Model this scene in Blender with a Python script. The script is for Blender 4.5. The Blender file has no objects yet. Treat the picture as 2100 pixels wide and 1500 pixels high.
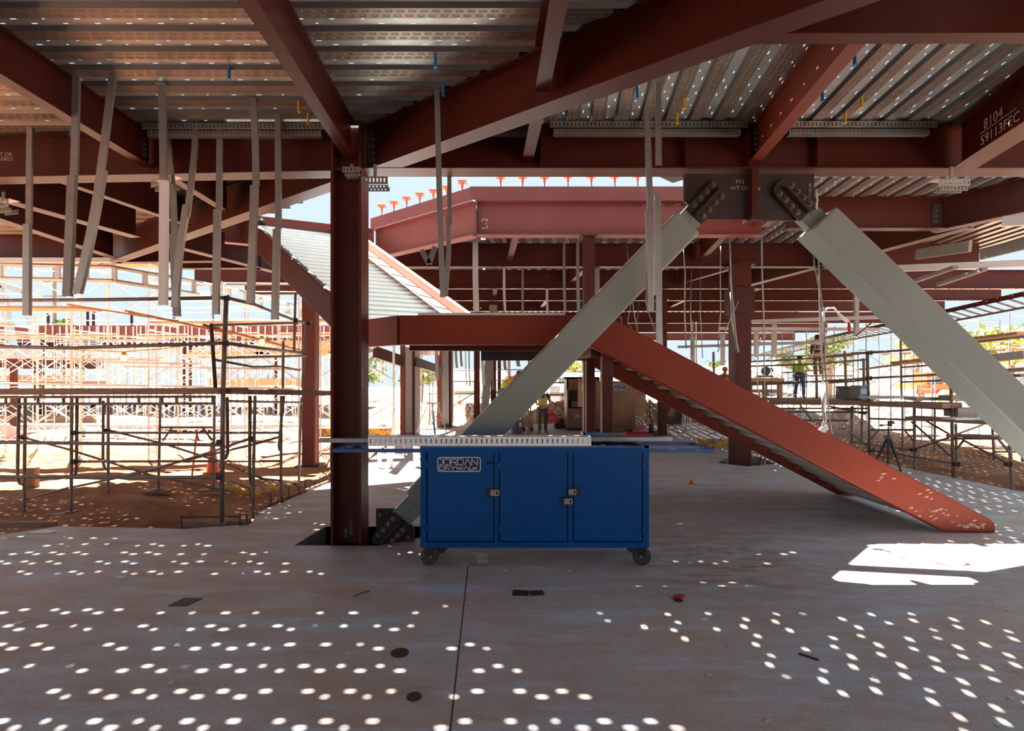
import bpy, bmesh, math, random
from mathutils import Vector, Matrix
random.seed(7)
C = bpy.context.scene.collection
PI = math.pi
F, H, PX, PY = 1050.0, 2.2, 1003.0, 766.0      # lens in pixels of a 2100x1500 frame, eye height, principal point
ZB, ZI, ZD = 4.84, 4.964, 5.4175               # girder bottom, infill beam bottom, deck bottom

def W(px, py, d): return Vector(((px-PX)/F*d, d, H-(py-PY)/F*d))
def Pz(px, py, z):
    d = F*(H-z)/(py-PY)
    return Vector(((px-PX)/F*d, d, z))
def V(*a): return Vector(a)

# ------------------------------------------------------------------ materials
def new_mat(name):
    m = bpy.data.materials.new(name); m.use_nodes = True
    nt = m.node_tree
    return m, nt, nt.nodes['Principled BSDF']
def N(nt, t, **kw):
    n = nt.nodes.new(t)
    for k, v in kw.items(): setattr(n, k, v)
    return n
def mix(nt, fac, a, b):
    n = N(nt, 'ShaderNodeMix', data_type='RGBA')
    for s, v in ((0, fac), (6, a), (7, b)):
        if hasattr(v, 'links'): nt.links.new(v, n.inputs[s])
        else: n.inputs[s].default_value = v
    return n.outputs[2]
def math_(nt, op, a, b=None, c=None):
    n = N(nt, 'ShaderNodeMath', operation=op)
    for i, v in enumerate((a, b, c)):
        if v is None: continue
        if hasattr(v, 'links'): nt.links.new(v, n.inputs[i])
        else: n.inputs[i].default_value = v
    return n.outputs[0]
def noise(nt, scale, detail=4, coord=None, rough=.6, stretch=None):
    tc = N(nt, 'ShaderNodeTexCoord')
    src = tc.outputs['Object']
    if stretch:
        mp = N(nt, 'ShaderNodeMapping'); mp.inputs['Scale'].default_value = stretch
        nt.links.new(src, mp.inputs[0]); src = mp.outputs[0]
    n = N(nt, 'ShaderNodeTexNoise'); n.inputs['Scale'].default_value = scale
    n.inputs['Detail'].default_value = detail; n.inputs['Roughness'].default_value = rough
    nt.links.new(src, n.inputs['Vector'])
    return n.outputs['Fac']
def ramp(nt, fac, lo, hi):
    n = N(nt, 'ShaderNodeMapRange'); n.inputs[1].default_value = lo; n.inputs[2].default_value = hi
    nt.links.new(fac, n.inputs[0]); return n.outputs[0]
def c4(c, k=1): return (min(c[0]*k, 1), min(c[1]*k, 1), min(c[2]*k, 1), 1)
def mat(name, col, rough=.5, metal=0., var=.2, scale=6, bump=0., spots=None, spot_lo=.62, spot_scale=14, stretch=None, emit=None, spec=.5):
    m, nt, b = new_mat(name)
    b.inputs['Specular IOR Level'].default_value = spec
    f = noise(nt, scale, stretch=stretch)
    f = ramp(nt, f, .25, .75)
    out = mix(nt, f, c4(col, 1-var), c4(col, 1+var))
    if spots:
        f2 = ramp(nt, noise(nt, spot_scale, 6, rough=.75), spot_lo, spot_lo+.1)
        out = mix(nt, f2, out, c4(spots))
    nt.links.new(out, b.inputs['Base Color'])
    b.inputs['Roughness'].default_value = rough; b.inputs['Metallic'].default_value = metal
    if bump:
        bp = N(nt, 'ShaderNodeBump'); bp.inputs['Strength'].default_value = bump; bp.inputs['Distance'].default_value = .02
        nt.links.new(noise(nt, scale*5, 6), bp.inputs['Height']); nt.links.new(bp.outputs[0], b.inputs['Normal'])
    if emit:
        b.inputs['Emission Color'].default_value = c4(emit[0]); b.inputs['Emission Strength'].default_value = emit[1]
    return m

M = {}
M['red'] = mat('red_primer', (0.058, 0.0098, 0.0062), .42, 0, .16, 1.6, .05, (.20, .06, .035), .68, 2.2, spec=.3)
M['red2'] = mat('red_primer_scuffed', (0.1520, 0.0288, 0.0152), .5, 0, .14, 1.2, .05, (.62, .42, .31), .685, 9)
M['redcol'] = mat('red_primer_column', (0.0750, 0.0140, 0.0090), .5, 0, .2, 1.8, .05, (.42, .36, .32), .72, 9, spec=.25)
M['pink'] = mat('red_primer_sunlit', (0.2080, 0.0464, 0.0400), .45, 0, .12, 1.5)  # lighter copy of the red primer for steel in the sun
M['dark'] = mat('weathered_dark_steel', (0.0294, 0.0196, 0.0175), .55, .2, .35, 4, .1, (.22, .18, .16), .70, 16)
M['bolt'] = mat('bolt_steel', (.20, .16, .13), .45, .7, .2, 9)
M['brace'] = mat('grey_green_primer', (.235, .275, .255), .45, 0, .05, 1.2, .02, (.30, .29, .24), .75, 10, spec=.3)
M['galv'] = mat('galvanised_steel', (0.3300, 0.3355, 0.3190), .38, .75, .12, 5)
M['galv_d'] = mat('dull_galvanised', (0.2520, 0.2520, 0.2400), .5, .5, .15, 5)
M['white_galv'] = mat('bright_galvanised', (0.5920, 0.6240, 0.6320), .42, .3, .05, 4)
M['blue'] = mat('blue_cart_paint', (0.0012, 0.0713, 0.2728), .34, 0, .1, 1.2, 0, (.008, .12, .30), .72, 7, spec=.22)
M['blueframe'] = mat('blue_frame_paint', (.03, .10, .33), .42, 0, .1, 3)
M['gap'] = mat('black_gap', (.006, .008, .012), .8, 0, .1)
M['navy'] = mat('navy_logo', (.012, .03, .10), .4, 0, .05)
M['bright_track'] = mat('bright_zinc_track', (.88, .93, .95), .4, 0, .04, 6)
M['white'] = mat('white_paint', (.80, .80, .80), .5, 0, .04)
M['chalk'] = mat('chalk', (.42, .36, .32), .9, 0, .2)
M['chalkg'] = mat('green_chalk', (.10, .38, .30), .9, 0, .2)
M['rubber'] = mat('rubber', (.06, .055, .054), .7, 0, .3, 12)
M['black'] = mat('black_plastic', (.014, .014, .016), .45, 0, .2)
M['tube'] = mat('scaffold_tube_rusty_unlit', (0.1890, 0.1575, 0.1330), .55, .25, .4, 9)  # darker copy standing for rusty, unlit tubes
M['tube_l'] = mat('scaffold_tube_sunlit', (.72, .66, .60), .5, .1, .25, 6)  # paler copy, sunlit look put into the tube colour
M['tube_b'] = mat('scaffold_tube_bluegrey', (.46, .52, .60), .5, .2, .2, 6)
M['wood'] = mat('scaffold_plank_wood', (.46, .27, .14), .75, 0, .3, 3, .05, stretch=(1, 12, 12))
M['wood_d'] = mat('weathered_plank_wood', (.27, .165, .11), .8, 0, .35, 3, .05, stretch=(1, 12, 12))
M['orange'] = mat('orange_plastic', (.85, .13, .03), .45, 0, .08)
M['rebar'] = mat('rusty_rebar', (.075, .04, .028), .7, .4, .3, 20)
M['bluetag'] = mat('blue_hanger', (.01, .22, .55), .4, 0, .05)
M['yellowtag'] = mat('yellow_hanger', (.80, .50, .02), .4, 0, .05)
M['brown'] = mat('tan_jobbox_paint', (0.1890, 0.0875, 0.0350), .42, 0, .3, 1.6)
M['tan'] = mat('light_tan_box', (.50, .29, .17), .5, 0, .12, 2)
M['skin'] = mat('skin', (.50, .29, .20), .55, 0, .05)
M['hivis'] = mat('hi_vis_yellow', (.58, .80, .05), .7, 0, .06)
M['hivisg'] = mat('hi_vis_lime', (.30, .85, .06), .7, 0, .06)
M['hiviso'] = mat('hi_vis_orange', (.90, .20, .04), .7, 0, .06)
M['stripe'] = mat('reflective_stripe', (.85, .45, .33), .5, 0, .04)
M['jeans'] = mat('denim', (.06, .11, .21), .85, 0, .3, 10)
M['khaki'] = mat('khaki_trousers', (.10, .075, .055), .85, 0, .25, 10)
M['boot'] = mat('boot_leather', (.16, .10, .06), .7, 0, .2)
M['redcan'] = mat('red_plastic', (.55, .018, .022), .4, 0, .05)
M['alu'] = mat('aluminium', (.62, .58, .50), .4, .5, .1)
M['ladblue'] = mat('ladder_blue_label', (.05, .22, .60), .45, 0, .05)
M['wallmetal'] = mat('galvanised_sheathing', (.66, .62, .56), .45, .15, .1, 3)
M['leaf'] = mat('tree_leaf', (.34, .36, .10), .7, 0, .4, 3)
M['leafd'] = mat('tree_leaf_dark', (.16, .22, .06), .7, 0, .4, 3)
M['bark'] = mat('bark', (.20, .15, .11), .9, 0, .3, 8)
M['housew'] = mat('pale_house_wall', (.55, .62, .68), .8, 0, .06)
M['houseg'] = mat('green_house_wall', (.40, .62, .58), .8, 0, .06)
M['roofg'] = mat('grey_roof', (.36, .40, .45), .8, 0, .1)
M['roofr'] = mat('red_roof', (.55, .22, .15), .8, 0, .1)
M['glass'] = mat('dark_window', (.12, .16, .20), .15, 0, .1)
M['fence'] = mat('pale_fence', (.62, .60, .62), .8, 0, .08)
M['machine'] = mat('orange_machine_paint', (.80, .14, .04), .4, 0, .08)
M['yellowpaint'] = mat('yellow_foundation_paint', (.50, .28, .02), .7, 0, .15, 3, 0, (.13, .10, .08), .46, 3)
M['paper'] = mat('white_paper', (.75, .78, .80), .8, 0, .05)
M['redscrap'] = mat('red_scrap', (.55, .02, .05), .7, 0, .1)
M['curb'] = mat('curb_concrete', (.36, .33, .36), .85, 0, .1, 2)
M['pitwall'] = mat('pit_concrete', (.24, .28, .31), .85, 0, .25, 3)
M['bulb'] = mat('warm_bulb', (1, .7, .3), .4, 0, 0, emit=((1, .55, .16), 9))
M['amber'] = mat('amber_cage', (.8, .45, .05), .5, 0, .05)
M['bluebox'] = mat('blue_cooler', (.02, .38, .75), .45, 0, .08)
M['greybox'] = mat('grey_toolbox', (.14, .14, .14), .5, 0, .15)
M['bluesteel'] = mat('blue_grey_steel', (.36, .48, .58), .5, .1, .1)
M['foam'] = mat('grey_mesh_board', (.34, .32, .30), .8, 0, .15, 20)
M['concrete_wrap'] = mat('wrapped_conduit', (.62, .60, .57), .6, 0, .1, 6)

def floor_mat():
    m, nt, b = new_mat('dusty_concrete_floor')
    big = ramp(nt, noise(nt, .55, 5, stretch=(1, 1.6, 1)), .35, .65)
    mid = ramp(nt, noise(nt, 2.0, 8, rough=.74, stretch=(.7, 1.9, 1)), .44, .60)
    fine = ramp(nt, noise(nt, 46, 4, rough=.8), .30, .72)
    a = mix(nt, big, (.72, .585, .535, 1), (.63, .665, .76, 1))
    a = mix(nt, math_(nt, 'MULTIPLY', mid, .75), a, (.62, .485, .43, 1))
    streak = ramp(nt, noise(nt, 1.15, 9, rough=.72, stretch=(.55, 2.6, 1)), .52, .60)
    a = mix(nt, math_(nt, 'MULTIPLY', streak, .72), a, (.70, .79, .93, 1))
    mult = N(nt, 'ShaderNodeMix', data_type='RGBA', blend_type='MULTIPLY')
    mult.inputs[0].default_value = .38
    nt.links.new(a, mult.inputs[6]); nt.links.new(fine, mult.inputs[7])
    a = mult.outputs[2]
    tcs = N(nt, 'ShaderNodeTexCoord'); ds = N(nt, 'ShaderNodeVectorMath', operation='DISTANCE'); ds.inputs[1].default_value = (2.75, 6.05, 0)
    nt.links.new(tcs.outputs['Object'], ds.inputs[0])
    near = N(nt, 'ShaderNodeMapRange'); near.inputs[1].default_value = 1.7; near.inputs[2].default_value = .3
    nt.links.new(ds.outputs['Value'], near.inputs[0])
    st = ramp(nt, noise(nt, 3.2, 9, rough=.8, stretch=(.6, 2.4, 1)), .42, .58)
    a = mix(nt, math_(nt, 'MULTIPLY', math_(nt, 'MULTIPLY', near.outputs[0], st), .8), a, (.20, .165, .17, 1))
    dark = ramp(nt, noise(nt, 1.1, 9, rough=.75, stretch=(.8, 1.7, 1)), .56, .70)
    a = mix(nt, math_(nt, 'MULTIPLY', dark, .6), a, (.42, .325, .305, 1))
    grit = ramp(nt, noise(nt, 120, 2, rough=.5), .70, .76)
    a = mix(nt, math_(nt, 'MULTIPLY', grit, .55), a, (.50, .45, .40, 1))
    # sawn control joints in the slab
    tc = N(nt, 'ShaderNodeTexCoord'); sp = N(nt, 'ShaderNodeSeparateXYZ'); nt.links.new(tc.outputs['Object'], sp.inputs[0])
    j1 = math_(nt, 'COMPARE', sp.outputs[0], -.24, .007)
    j1 = math_(nt, 'MULTIPLY', j1, math_(nt, 'LESS_THAN', sp.outputs[1], 5.85))
    j2 = math_(nt, 'COMPARE', math_(nt, 'ADD', sp.outputs[1], math_(nt, 'MULTIPLY', sp.outputs[0], .0)), 5.85, .004)
    j3 = math_(nt, 'COMPARE', math_(nt, 'ADD', sp.outputs[0], math_(nt, 'MULTIPLY', sp.outputs[1], -.15)), 3.3, .004)
    j = math_(nt, 'MAXIMUM', j1, math_(nt, 'MULTIPLY', math_(nt, 'MAXIMUM', j2, j3), .45))
    a = mix(nt, math_(nt, 'MULTIPLY', j, .9), a, (.03, .025, .022, 1))
    nt.links.new(a, b.inputs['Base Color'])
    nt.links.new(math_(nt, 'ADD', math_(nt, 'MULTIPLY', mid, .2), .55), b.inputs['Roughness'])
    b.inputs['Specular IOR Level'].default_value = .35
    bp = N(nt, 'ShaderNodeBump'); bp.inputs['Strength'].default_value = .25; bp.inputs['Distance'].default_value = .01
    nt.links.new(fine, bp.inputs['Height']); nt.links.new(bp.outputs[0], b.inputs['Normal'])
    return m
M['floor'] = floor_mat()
def dirt_mat():
    m, nt, b = new_mat('orange_dirt')
    f = ramp(nt, noise(nt, .9, 8, rough=.7), .35, .65)
    a = mix(nt, f, (.22, .085, .042, 1), (.40, .22, .13, 1))
    f2 = ramp(nt, noise(nt, 7, 8, rough=.75), .45, .7)
    a = mix(nt, math_(nt, 'MULTIPLY', f2, .55), a, (.15, .055, .03, 1))
    far = N(nt, 'ShaderNodeTexCoord'); sp = N(nt, 'ShaderNodeSeparateXYZ'); nt.links.new(far.outputs['Object'], sp.inputs[0])
    # paler earth towards the rear
    g = N(nt, 'ShaderNodeMapRange'); g.inputs[1].default_value = 16; g.inputs[2].default_value = 26
    nt.links.new(sp.outputs[1], g.inputs[0])
    a = mix(nt, math_(nt, 'MULTIPLY', g.outputs[0], .6), a, (.62, .50, .42, 1))
    nt.links.new(a, b.inputs['Base Color']); b.inputs['Roughness'].default_value = .95
    b.inputs['Specular IOR Level'].default_value = .1
    bp = N(nt, 'ShaderNodeBump'); bp.inputs['Strength'].default_value = .8; bp.inputs['Distance'].default_value = .05
    nt.links.new(noise(nt, 11, 8, rough=.7), bp.inputs['Height']); nt.links.new(bp.outputs[0], b.inputs['Normal'])
    return m
M['dirt'] = dirt_mat()
def deck_mat():
    """galvanised deck; the two staggered rows of pressed ovals on each bottom flute are bumps (UV: metres along and across)"""
    m, nt, b = new_mat('galvanised_metal_deck')
    f = ramp(nt, noise(nt, 3, 5), .3, .7)
    a = mix(nt, f, (.40, .385, .35, 1), (.56, .55, .52, 1)); a0 = a
    nt.links.new(a, b.inputs['Base Color'])
    b.inputs['Metallic'].default_value = .45; b.inputs['Roughness'].default_value = .36
    uv = N(nt, 'ShaderNodeUVMap'); sp = N(nt, 'ShaderNodeSeparateXYZ'); nt.links.new(uv.outputs[0], sp.inputs[0])
    u, v = sp.outputs[0], sp.outputs[1]
    flute = math_(nt, 'LESS_THAN', math_(nt, 'ABSOLUTE', v), .07)          # bottom flutes: brown reflection put into the base colour
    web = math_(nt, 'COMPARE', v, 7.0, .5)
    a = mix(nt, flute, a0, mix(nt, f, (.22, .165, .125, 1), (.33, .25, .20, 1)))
    a = mix(nt, web, a, (.13, .13, .13, 1))  # webs darkened in colour for the dark rear they mirror
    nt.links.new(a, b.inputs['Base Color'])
    side = math_(nt, 'GREATER_THAN', v, 0)
    us = math_(nt, 'ADD', u, math_(nt, 'MULTIPLY', side, .035))
    uu = math_(nt, 'SUBTRACT', math_(nt, 'FRACT', math_(nt, 'DIVIDE', us, .105)), .5)
    du = math_(nt, 'MAXIMUM', math_(nt, 'SUBTRACT', math_(nt, 'ABSOLUTE', math_(nt, 'MULTIPLY', uu, .105)), .020), 0)
    dv = math_(nt, 'SUBTRACT', math_(nt, 'ABSOLUTE', v), .030)
    dist = math_(nt, 'SQRT', math_(nt, 'ADD', math_(nt, 'MULTIPLY', du, du), math_(nt, 'MULTIPLY', dv, dv)))
    h = N(nt, 'ShaderNodeMapRange', interpolation_type='SMOOTHSTEP')
    h.inputs[1].default_value = .016; h.inputs[2].default_value = .006; h.inputs[3].default_value = 0; h.inputs[4].default_value = 1
    nt.links.new(dist, h.inputs[0])
    bp = N(nt, 'ShaderNodeBump'); bp.inputs['Strength'].default_value = .6; bp.inputs['Distance'].default_value = .010
    nt.links.new(h.outputs[0], bp.inputs['Height']); nt.links.new(bp.outputs[0], b.inputs['Normal'])
    return m
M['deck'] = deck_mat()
M['pale_red'] = mat('sun_glare_primer', (.60, .34, .29), .5, 0, .1, 2)  # sunlit glare put into the primer colour

# ------------------------------------------------------------------ mesh builder
class MB:
    def __init__(s): s.v = []; s.f = []
    def add(s, vs, fs):
        b = len(s.v); s.v += [Vector(p) for p in vs]; s.f += [tuple(b+i for i in f) for f in fs]; return s
    def box(s, lo, hi):
        (a, b, c), (d, e, f) = lo, hi
        return s.add([(a,b,c),(d,b,c),(d,e,c),(a,e,c),(a,b,f),(d,b,f),(d,e,f),(a,e,f)],
                     [(3,2,1,0),(4,5,6,7),(0,1,5,4),(1,2,6,5),(2,3,7,6),(3,0,4,7)])
    def cbox(s, c, sx, sy, sz, rz=0, rx=0, ry=0):
        R = Matrix.Rotation(rz, 3, 'Z') @ Matrix.Rotation(ry, 3, 'Y') @ Matrix.Rotation(rx, 3, 'X')
        m = MB().box((-sx/2,-sy/2,-sz/2), (sx/2,sy/2,sz/2))
        return s.add([Vector(c)+R @ p for p in m.v], m.f)
    def frame(s, p0, p1, up=(0,0,1)):
        p0, p1 = Vector(p0), Vector(p1); t = (p1-p0).normalized(); up = Vector(up)
        if abs(t.dot(up)) > .98: up = Vector((0, 1, 0))
        x = t.cross(up).normalized(); y = x.cross(t).normalized()
        return p0, p1, t, x, y
    def prof(s, p0, p1, pts, up=(0,0,1), caps=True):
        """sweep the closed profile pts (x sideways, y up) from p0 to p1"""
        p0, p1, t, x, y = s.frame(p0, p1, up); n = len(pts)
        vs = [p0+x*a+y*b for a, b in pts]+[p1+x*a+y*b for a, b in pts]
        fs = [(i, (i+1) % n, n+(i+1) % n, n+i) for i in range(n)]
        if caps: fs += [tuple(range(n-1, -1, -1)), tuple(range(n, 2*n))]
        return s.add(vs, fs)
    def bar(s, p0, p1, w, h, up=(0,0,1)):
        return s.prof(p0, p1, [(-w/2,-h/2),(w/2,-h/2),(w/2,h/2),(-w/2,h/2)], up)
    def tube(s, p0, p1, r, n=8, r2=None):
        p0, p1, t, x, y = s.frame(p0, p1); r2 = r if r2 is None else r2
        c = [(math.cos(2*PI*i/n), math.sin(2*PI*i/n)) for i in range(n)]
        vs = [p0+(x*a+y*b)*r for a, b in c]+[p1+(x*a+y*b)*r2 for a, b in c]
        return s.add(vs, [(i, (i+1) % n, n+(i+1) % n, n+i) for i in range(n)]+[tuple(range(n-1,-1,-1)), tuple(range(n, 2*n))])
    def path(s, pts, r, n=7):
        pts = [Vector(p) for p in pts]
        b = len(s.v); k = len(pts); px = None
        for i, p in enumerate(pts):
            t = (pts[min(i+1, k-1)]-pts[max(i-1, 0)]).normalized()
            if px is None:
                up = Vector((0,0,1)) if abs(t.z) < .9 else Vector((0,1,0)); px = t.cross(up).normalized()
            x = (px-t*px.dot(t)).normalized(); y = x.cross(t); px = x
            s.v += [p+(x*math.cos(2*PI*j/n)+y*math.sin(2*PI*j/n))*r for j in range(n)]
        for i in range(k-1):
            for j in range(n):
                s.f.append((b+i*n+j, b+i*n+(j+1) % n, b+(i+1)*n+(j+1) % n, b+(i+1)*n+j))
        s.f += [tuple(b+j for j in range(n-1,-1,-1)), tuple(b+(k-1)*n+j for j in range(n))]
        return s
    def prism(s, poly, off):
        """extrude a planar polygon (3D points) by the vector off"""
        poly = [Vector(p) for p in poly]; off = Vector(off); n = len(poly)
        return s.add(poly+[p+off for p in poly], [tuple(range(n-1,-1,-1)), tuple(range(n, 2*n))]+[(i,(i+1)%n,n+(i+1)%n,n+i) for i in range(n)])
    def lathe(s, c, prof, n=20, axis='Z'):
        b = len(s.v); c = Vector(c)
        for r, h in prof:
            for j in range(n):
                a = 2*PI*j/n; p = (r*math.cos(a), r*math.sin(a), h)
                p = {'Z': p, 'X': (p[2], p[0], p[1]), 'Y': (p[0], p[2], p[1])}[axis]
                s.v.append(c+Vector(p))
        k = len(prof)
        for i in range(k-1):
            for j in range(n): s.f.append((b+i*n+j, b+i*n+(j+1)%n, b+(i+1)*n+(j+1)%n, b+(i+1)*n+j))
        s.f += [tuple(b+j for j in range(n-1,-1,-1)), tuple(b+(k-1)*n+j for j in range(n))]
        return s
    def ibeam(s, p0, p1, dep, bf, tf=.018, tw=.012):
        """W shape; p0,p1 are the middle of the underside"""
        a, w, h = bf/2, tw/2, dep
        pts = [(-a,0),(a,0),(a,tf),(w,tf),(w,h-tf),(a,h-tf),(a,h),(-a,h),(-a,h-tf),(-w,h-tf),(-w,tf),(-a,tf)]
        p0, p1, t, x, y = s.frame(p0, p1)
        vs = [p0+x*q+y*r for q, r in pts]+[p1+x*q+y*r for q, r in pts]
        fs = [(i,(i+1)%12,12+(i+1)%12,12+i) for i in range(12)]
        for o in (0, 12): fs += [(o,o+1,o+2,o+11), (o+10,o+3,o+4,o+9), (o+8,o+5,o+6,o+7)]
        return s.add(vs, fs)
    def build(s, name, m, parent=None, smooth=False, bevel=0.):
        me = bpy.data.meshes.new(name)
        off = parent_off(parent)
        me.from_pydata([v-off for v in s.v], [], s.f); me.update()
        bm = bmesh.new(); bm.from_mesh(me); bmesh.ops.recalc_face_normals(bm, faces=bm.faces); bm.to_mesh(me); bm.free()
        if smooth:
            for p in me.polygons: p.use_smooth = True
        me.materials.append(m if not isinstance(m, str) else M[m])
        o = bpy.data.objects.new(name, me); C.objects.link(o)
        if parent is not None: o.parent = parent
        if bevel:
            md = o.modifiers.new('bevel', 'BEVEL'); md.width = bevel; md.segments = 2; md.limit_method = 'ANGLE'
        return o
def parent_off(p):
    off = Vector((0,0,0))
    while p is not None: off += p.location; p = p.parent
    return off
def thing(name, label, cat, loc=(0,0,0), group=None, kind=None):
    o = bpy.data.objects.new(name, None); o.empty_display_size = .1; C.objects.link(o); o.location = loc
    return tag(o, label, cat, group, kind)
def tag(o, label, cat, group=None, kind='thing'):
    o['label'] = label; o['category'] = cat
    if group: o['group'] = group
    if kind: o['kind'] = kind
    return o
def struct(o, label=None):
    o['kind'] = 'structure'
    if label: o['label'] = label
    return o
def dup(root, loc, rz, label, group=None):
    """copy a thing with its parts and their sub-parts, sharing mesh data"""
    r = root.copy(); C.objects.link(r); r.location = loc; r.rotation_euler = (0,0,rz); r['label'] = label
    if group: r['group'] = group
    for ch in list(root.children):
        c = ch.copy(); C.objects.link(c); c.parent = r
        for g in ch.children:
            d = g.copy(); C.objects.link(d); d.parent = c
    return r
def text(name, body, m, parent, origin, right, up, size, extrude=.0008, align='LEFT'):
    """lettering as a thin mesh standing on the surface at origin, reading along right"""
    cu = bpy.data.curves.new(name, 'FONT'); cu.body = body; cu.size = size; cu.extrude = extrude; cu.align_x = align
    cu.resolution_u = 3
    tmp = bpy.data.objects.new(name+'_t', cu); C.objects.link(tmp)
    dg = bpy.context.evaluated_depsgraph_get()
    me = bpy.data.meshes.new_from_object(tmp.evaluated_get(dg)); me.name = name
    C.objects.unlink(tmp); bpy.data.objects.remove(tmp); bpy.data.curves.remove(cu)
    r, u = Vector(right).normalized(), Vector(up).normalized(); n = r.cross(u); off = parent_off(parent); origin = Vector(origin)
    for v in me.vertices: v.co = origin+r*v.co.x+u*v.co.y+n*v.co.z-off
    me.materials.clear(); me.materials.append(M[m])
    o = bpy.data.objects.new(name, me); C.objects.link(o); o.parent = parent
    return o
def hexbolt(parent, p, n, r=.018, h=.018, m='bolt'):
    n = Vector(n).normalized(); p = Vector(p)
    return MB().tube(p-n*.001, p+n*h*.3, r*1.45, 10).tube(p+n*h*.3, p+n*h, r, 6).tube(p+n*h, p+n*h*1.5, r*.55, 8).build('bolt', m, parent)
# ------------------------------------------------------------------ camera, sun, sky
cam = bpy.data.cameras.new('camera'); co = bpy.data.objects.new('camera', cam); C.objects.link(co)
co.location = (0, 0, H); co.rotation_euler = (PI/2, 0, 0)
cam.sensor_width = 36; cam.lens = 36*F/2100; cam.sensor_fit = 'HORIZONTAL'
cam.shift_x = (1050-PX)/2100; cam.shift_y = -(750-PY)/2100
cam.clip_end = 500
S = bpy.context.scene; S.camera = co
sun = bpy.data.lights.new('sun', 'SUN'); so = bpy.data.objects.new('sun', sun); C.objects.link(so)
SUN = Vector((-.25, .335, 1)).normalized()
so.rotation_euler = SUN.to_track_quat('Z', 'Y').to_euler(); so.location = SUN*30
sun.energy = 36; sun.angle = math.radians(.54); sun.color = (1, .93, .82)
wd = bpy.data.worlds.new('sky'); S.world = wd; wd.use_nodes = True
bg = wd.node_tree.nodes['Background']; bg.inputs[0].default_value = (.64, .78, .86, 1); bg.inputs[1].default_value = .88
S.view_settings.view_transform = 'Standard'; S.view_settings.look = 'None'; S.view_settings.gamma = 1; S.view_settings.use_curve_mapping = False
S.view_settings.exposure = 0.42
S.cycles.use_denoising = True
S.cycles.max_bounces = 8; S.cycles.diffuse_bounces = 5; S.cycles.glossy_bounces = 3
S.cycles.sample_clamp_indirect = 8
S.cycles.caustics_reflective = False; S.cycles.caustics_refractive = False

# ------------------------------------------------------------------ slab, ground
slab = [Pz(-60, 1118, 0), Pz(0, 1098, 0), Pz(118, 1080, 0), Pz(380, 1085, 0), Pz(512, 1076, 0), Pz(540, 1046, 0), Pz(690, 985, 0), V(-2.9, 17.5, 0), V(-3.6, 21.5, 0),
        V(4, 22.5, 0), V(9, 22.5, 0), V(9.8, 14.5, 0), Pz(1851, 959, 0), Pz(2105, 1011, 0), V(10.8, 6, 0), V(11, -30, 0), V(-14, -30, 0), V(-9.5, 5.9, 0)]
pitA = [Pz(603, 1119, 0), Pz(668, 1080, 0), Pz(872, 1080, 0), Pz(872, 1101, 0), Pz(775, 1120, 0)]
pitB = [Pz(1470, 950, 0), Pz(1502, 936, 0), Pz(1560, 937, 0), Pz(1590, 952, 0), Pz(1535, 957, 0)]
bm = bmesh.new()
for loop in (slab, pitA, pitB):
    vs = [bm.verts.new(p) for p in loop]
    for i in range(len(vs)): bm.edges.new((vs[i], vs[(i+1) % len(vs)]))
bmesh.ops.triangle_fill(bm, use_beauty=True, use_dissolve=False, edges=bm.edges[:])
for f in bm.faces:
    f.normal_update()
    if f.normal.z < 0: f.normal_flip()
rim = [e for e in bm.edges if len(e.link_faces) == 1]
ext = bmesh.ops.extrude_edge_only(bm, edges=rim)
for g in ext['geom']:
    if isinstance(g, bmesh.types.BMVert): g.co.z = -.35
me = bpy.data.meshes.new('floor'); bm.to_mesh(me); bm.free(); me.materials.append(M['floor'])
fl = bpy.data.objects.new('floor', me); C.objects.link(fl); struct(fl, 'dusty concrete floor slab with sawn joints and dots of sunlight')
for nm, pit in (('floor', pitA), ('floor', pitB)):
    p = MB(); p.add([q+V(0,0,-.36) for q in pit], [tuple(range(len(pit)))])
    lo = [q+V(0,0,-.36) for q in pit]; hi = [q+V(0,0,-.004) for q in pit]; n = len(pit)
    p.add(lo+hi, [(i,(i+1)%n,n+(i+1)%n,n+i) for i in range(n)])
    o = p.build('floor', 'pitwall'); struct(o, 'recessed pocket in the slab around the %s column foot' % ('nearest' if pit is pitA else 'right rear'))

def hill(x, y):
    h = -.27 + .10*math.sin(x*.7+1.3)*math.cos(y*.55) + .04*math.sin(x*2.1+y*1.7)
    for cx, cy, r, a in MOUNDS:
        q = ((x-cx)**2+(y-cy)**2)/(r*r)
        if q < 4: h += a*math.exp(-q*1.6)
    return h
MOUNDS = [(-5.6, 9.2, 1.0, .16)]
g = MB(); nx, ny = 190, 130
xs = [-70+140*(.5+.5*math.copysign(abs(2*i/nx-1)**1.7, 2*i/nx-1)) for i in range(nx+1)]
ys = [-40+131*(j/ny)**1.25 for j in range(ny+1)]
rr = random.Random(3); nx, ny = len(xs)-1, len(ys)-1
def inside_slab(x, y):
    c = False; n = len(slab)
    for i in range(n):
        a, b = slab[i], slab[(i+1) % n]
        if (a.y > y) != (b.y > y) and x < (b.x-a.x)*(y-a.y)/(b.y-a.y)+a.x: c = not c
    return c
vs = []
for y in ys:
    for x in xs:
        near = any(inside_slab(x+dx, y+dy) for dx in (-.9, 0, .9) for dy in (-.9, 0, .9)) if y < 24 else False
        z = -.37 if near and inside_slab(x, y) else min(hill(x, y), -.10 if near else 9) + (rr.uniform(-.035, .035)*(1 if y < 40 else 0))
        vs.append((x, y, z))
g.add(vs, [(j*(nx+1)+i, j*(nx+1)+i+1, (j+1)*(nx+1)+i+1, (j+1)*(nx+1)+i) for j in range(ny) for i in range(nx)])
go = g.build('ground', 'dirt', smooth=True); struct(go, 'orange dirt of the building site around the slab')

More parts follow.
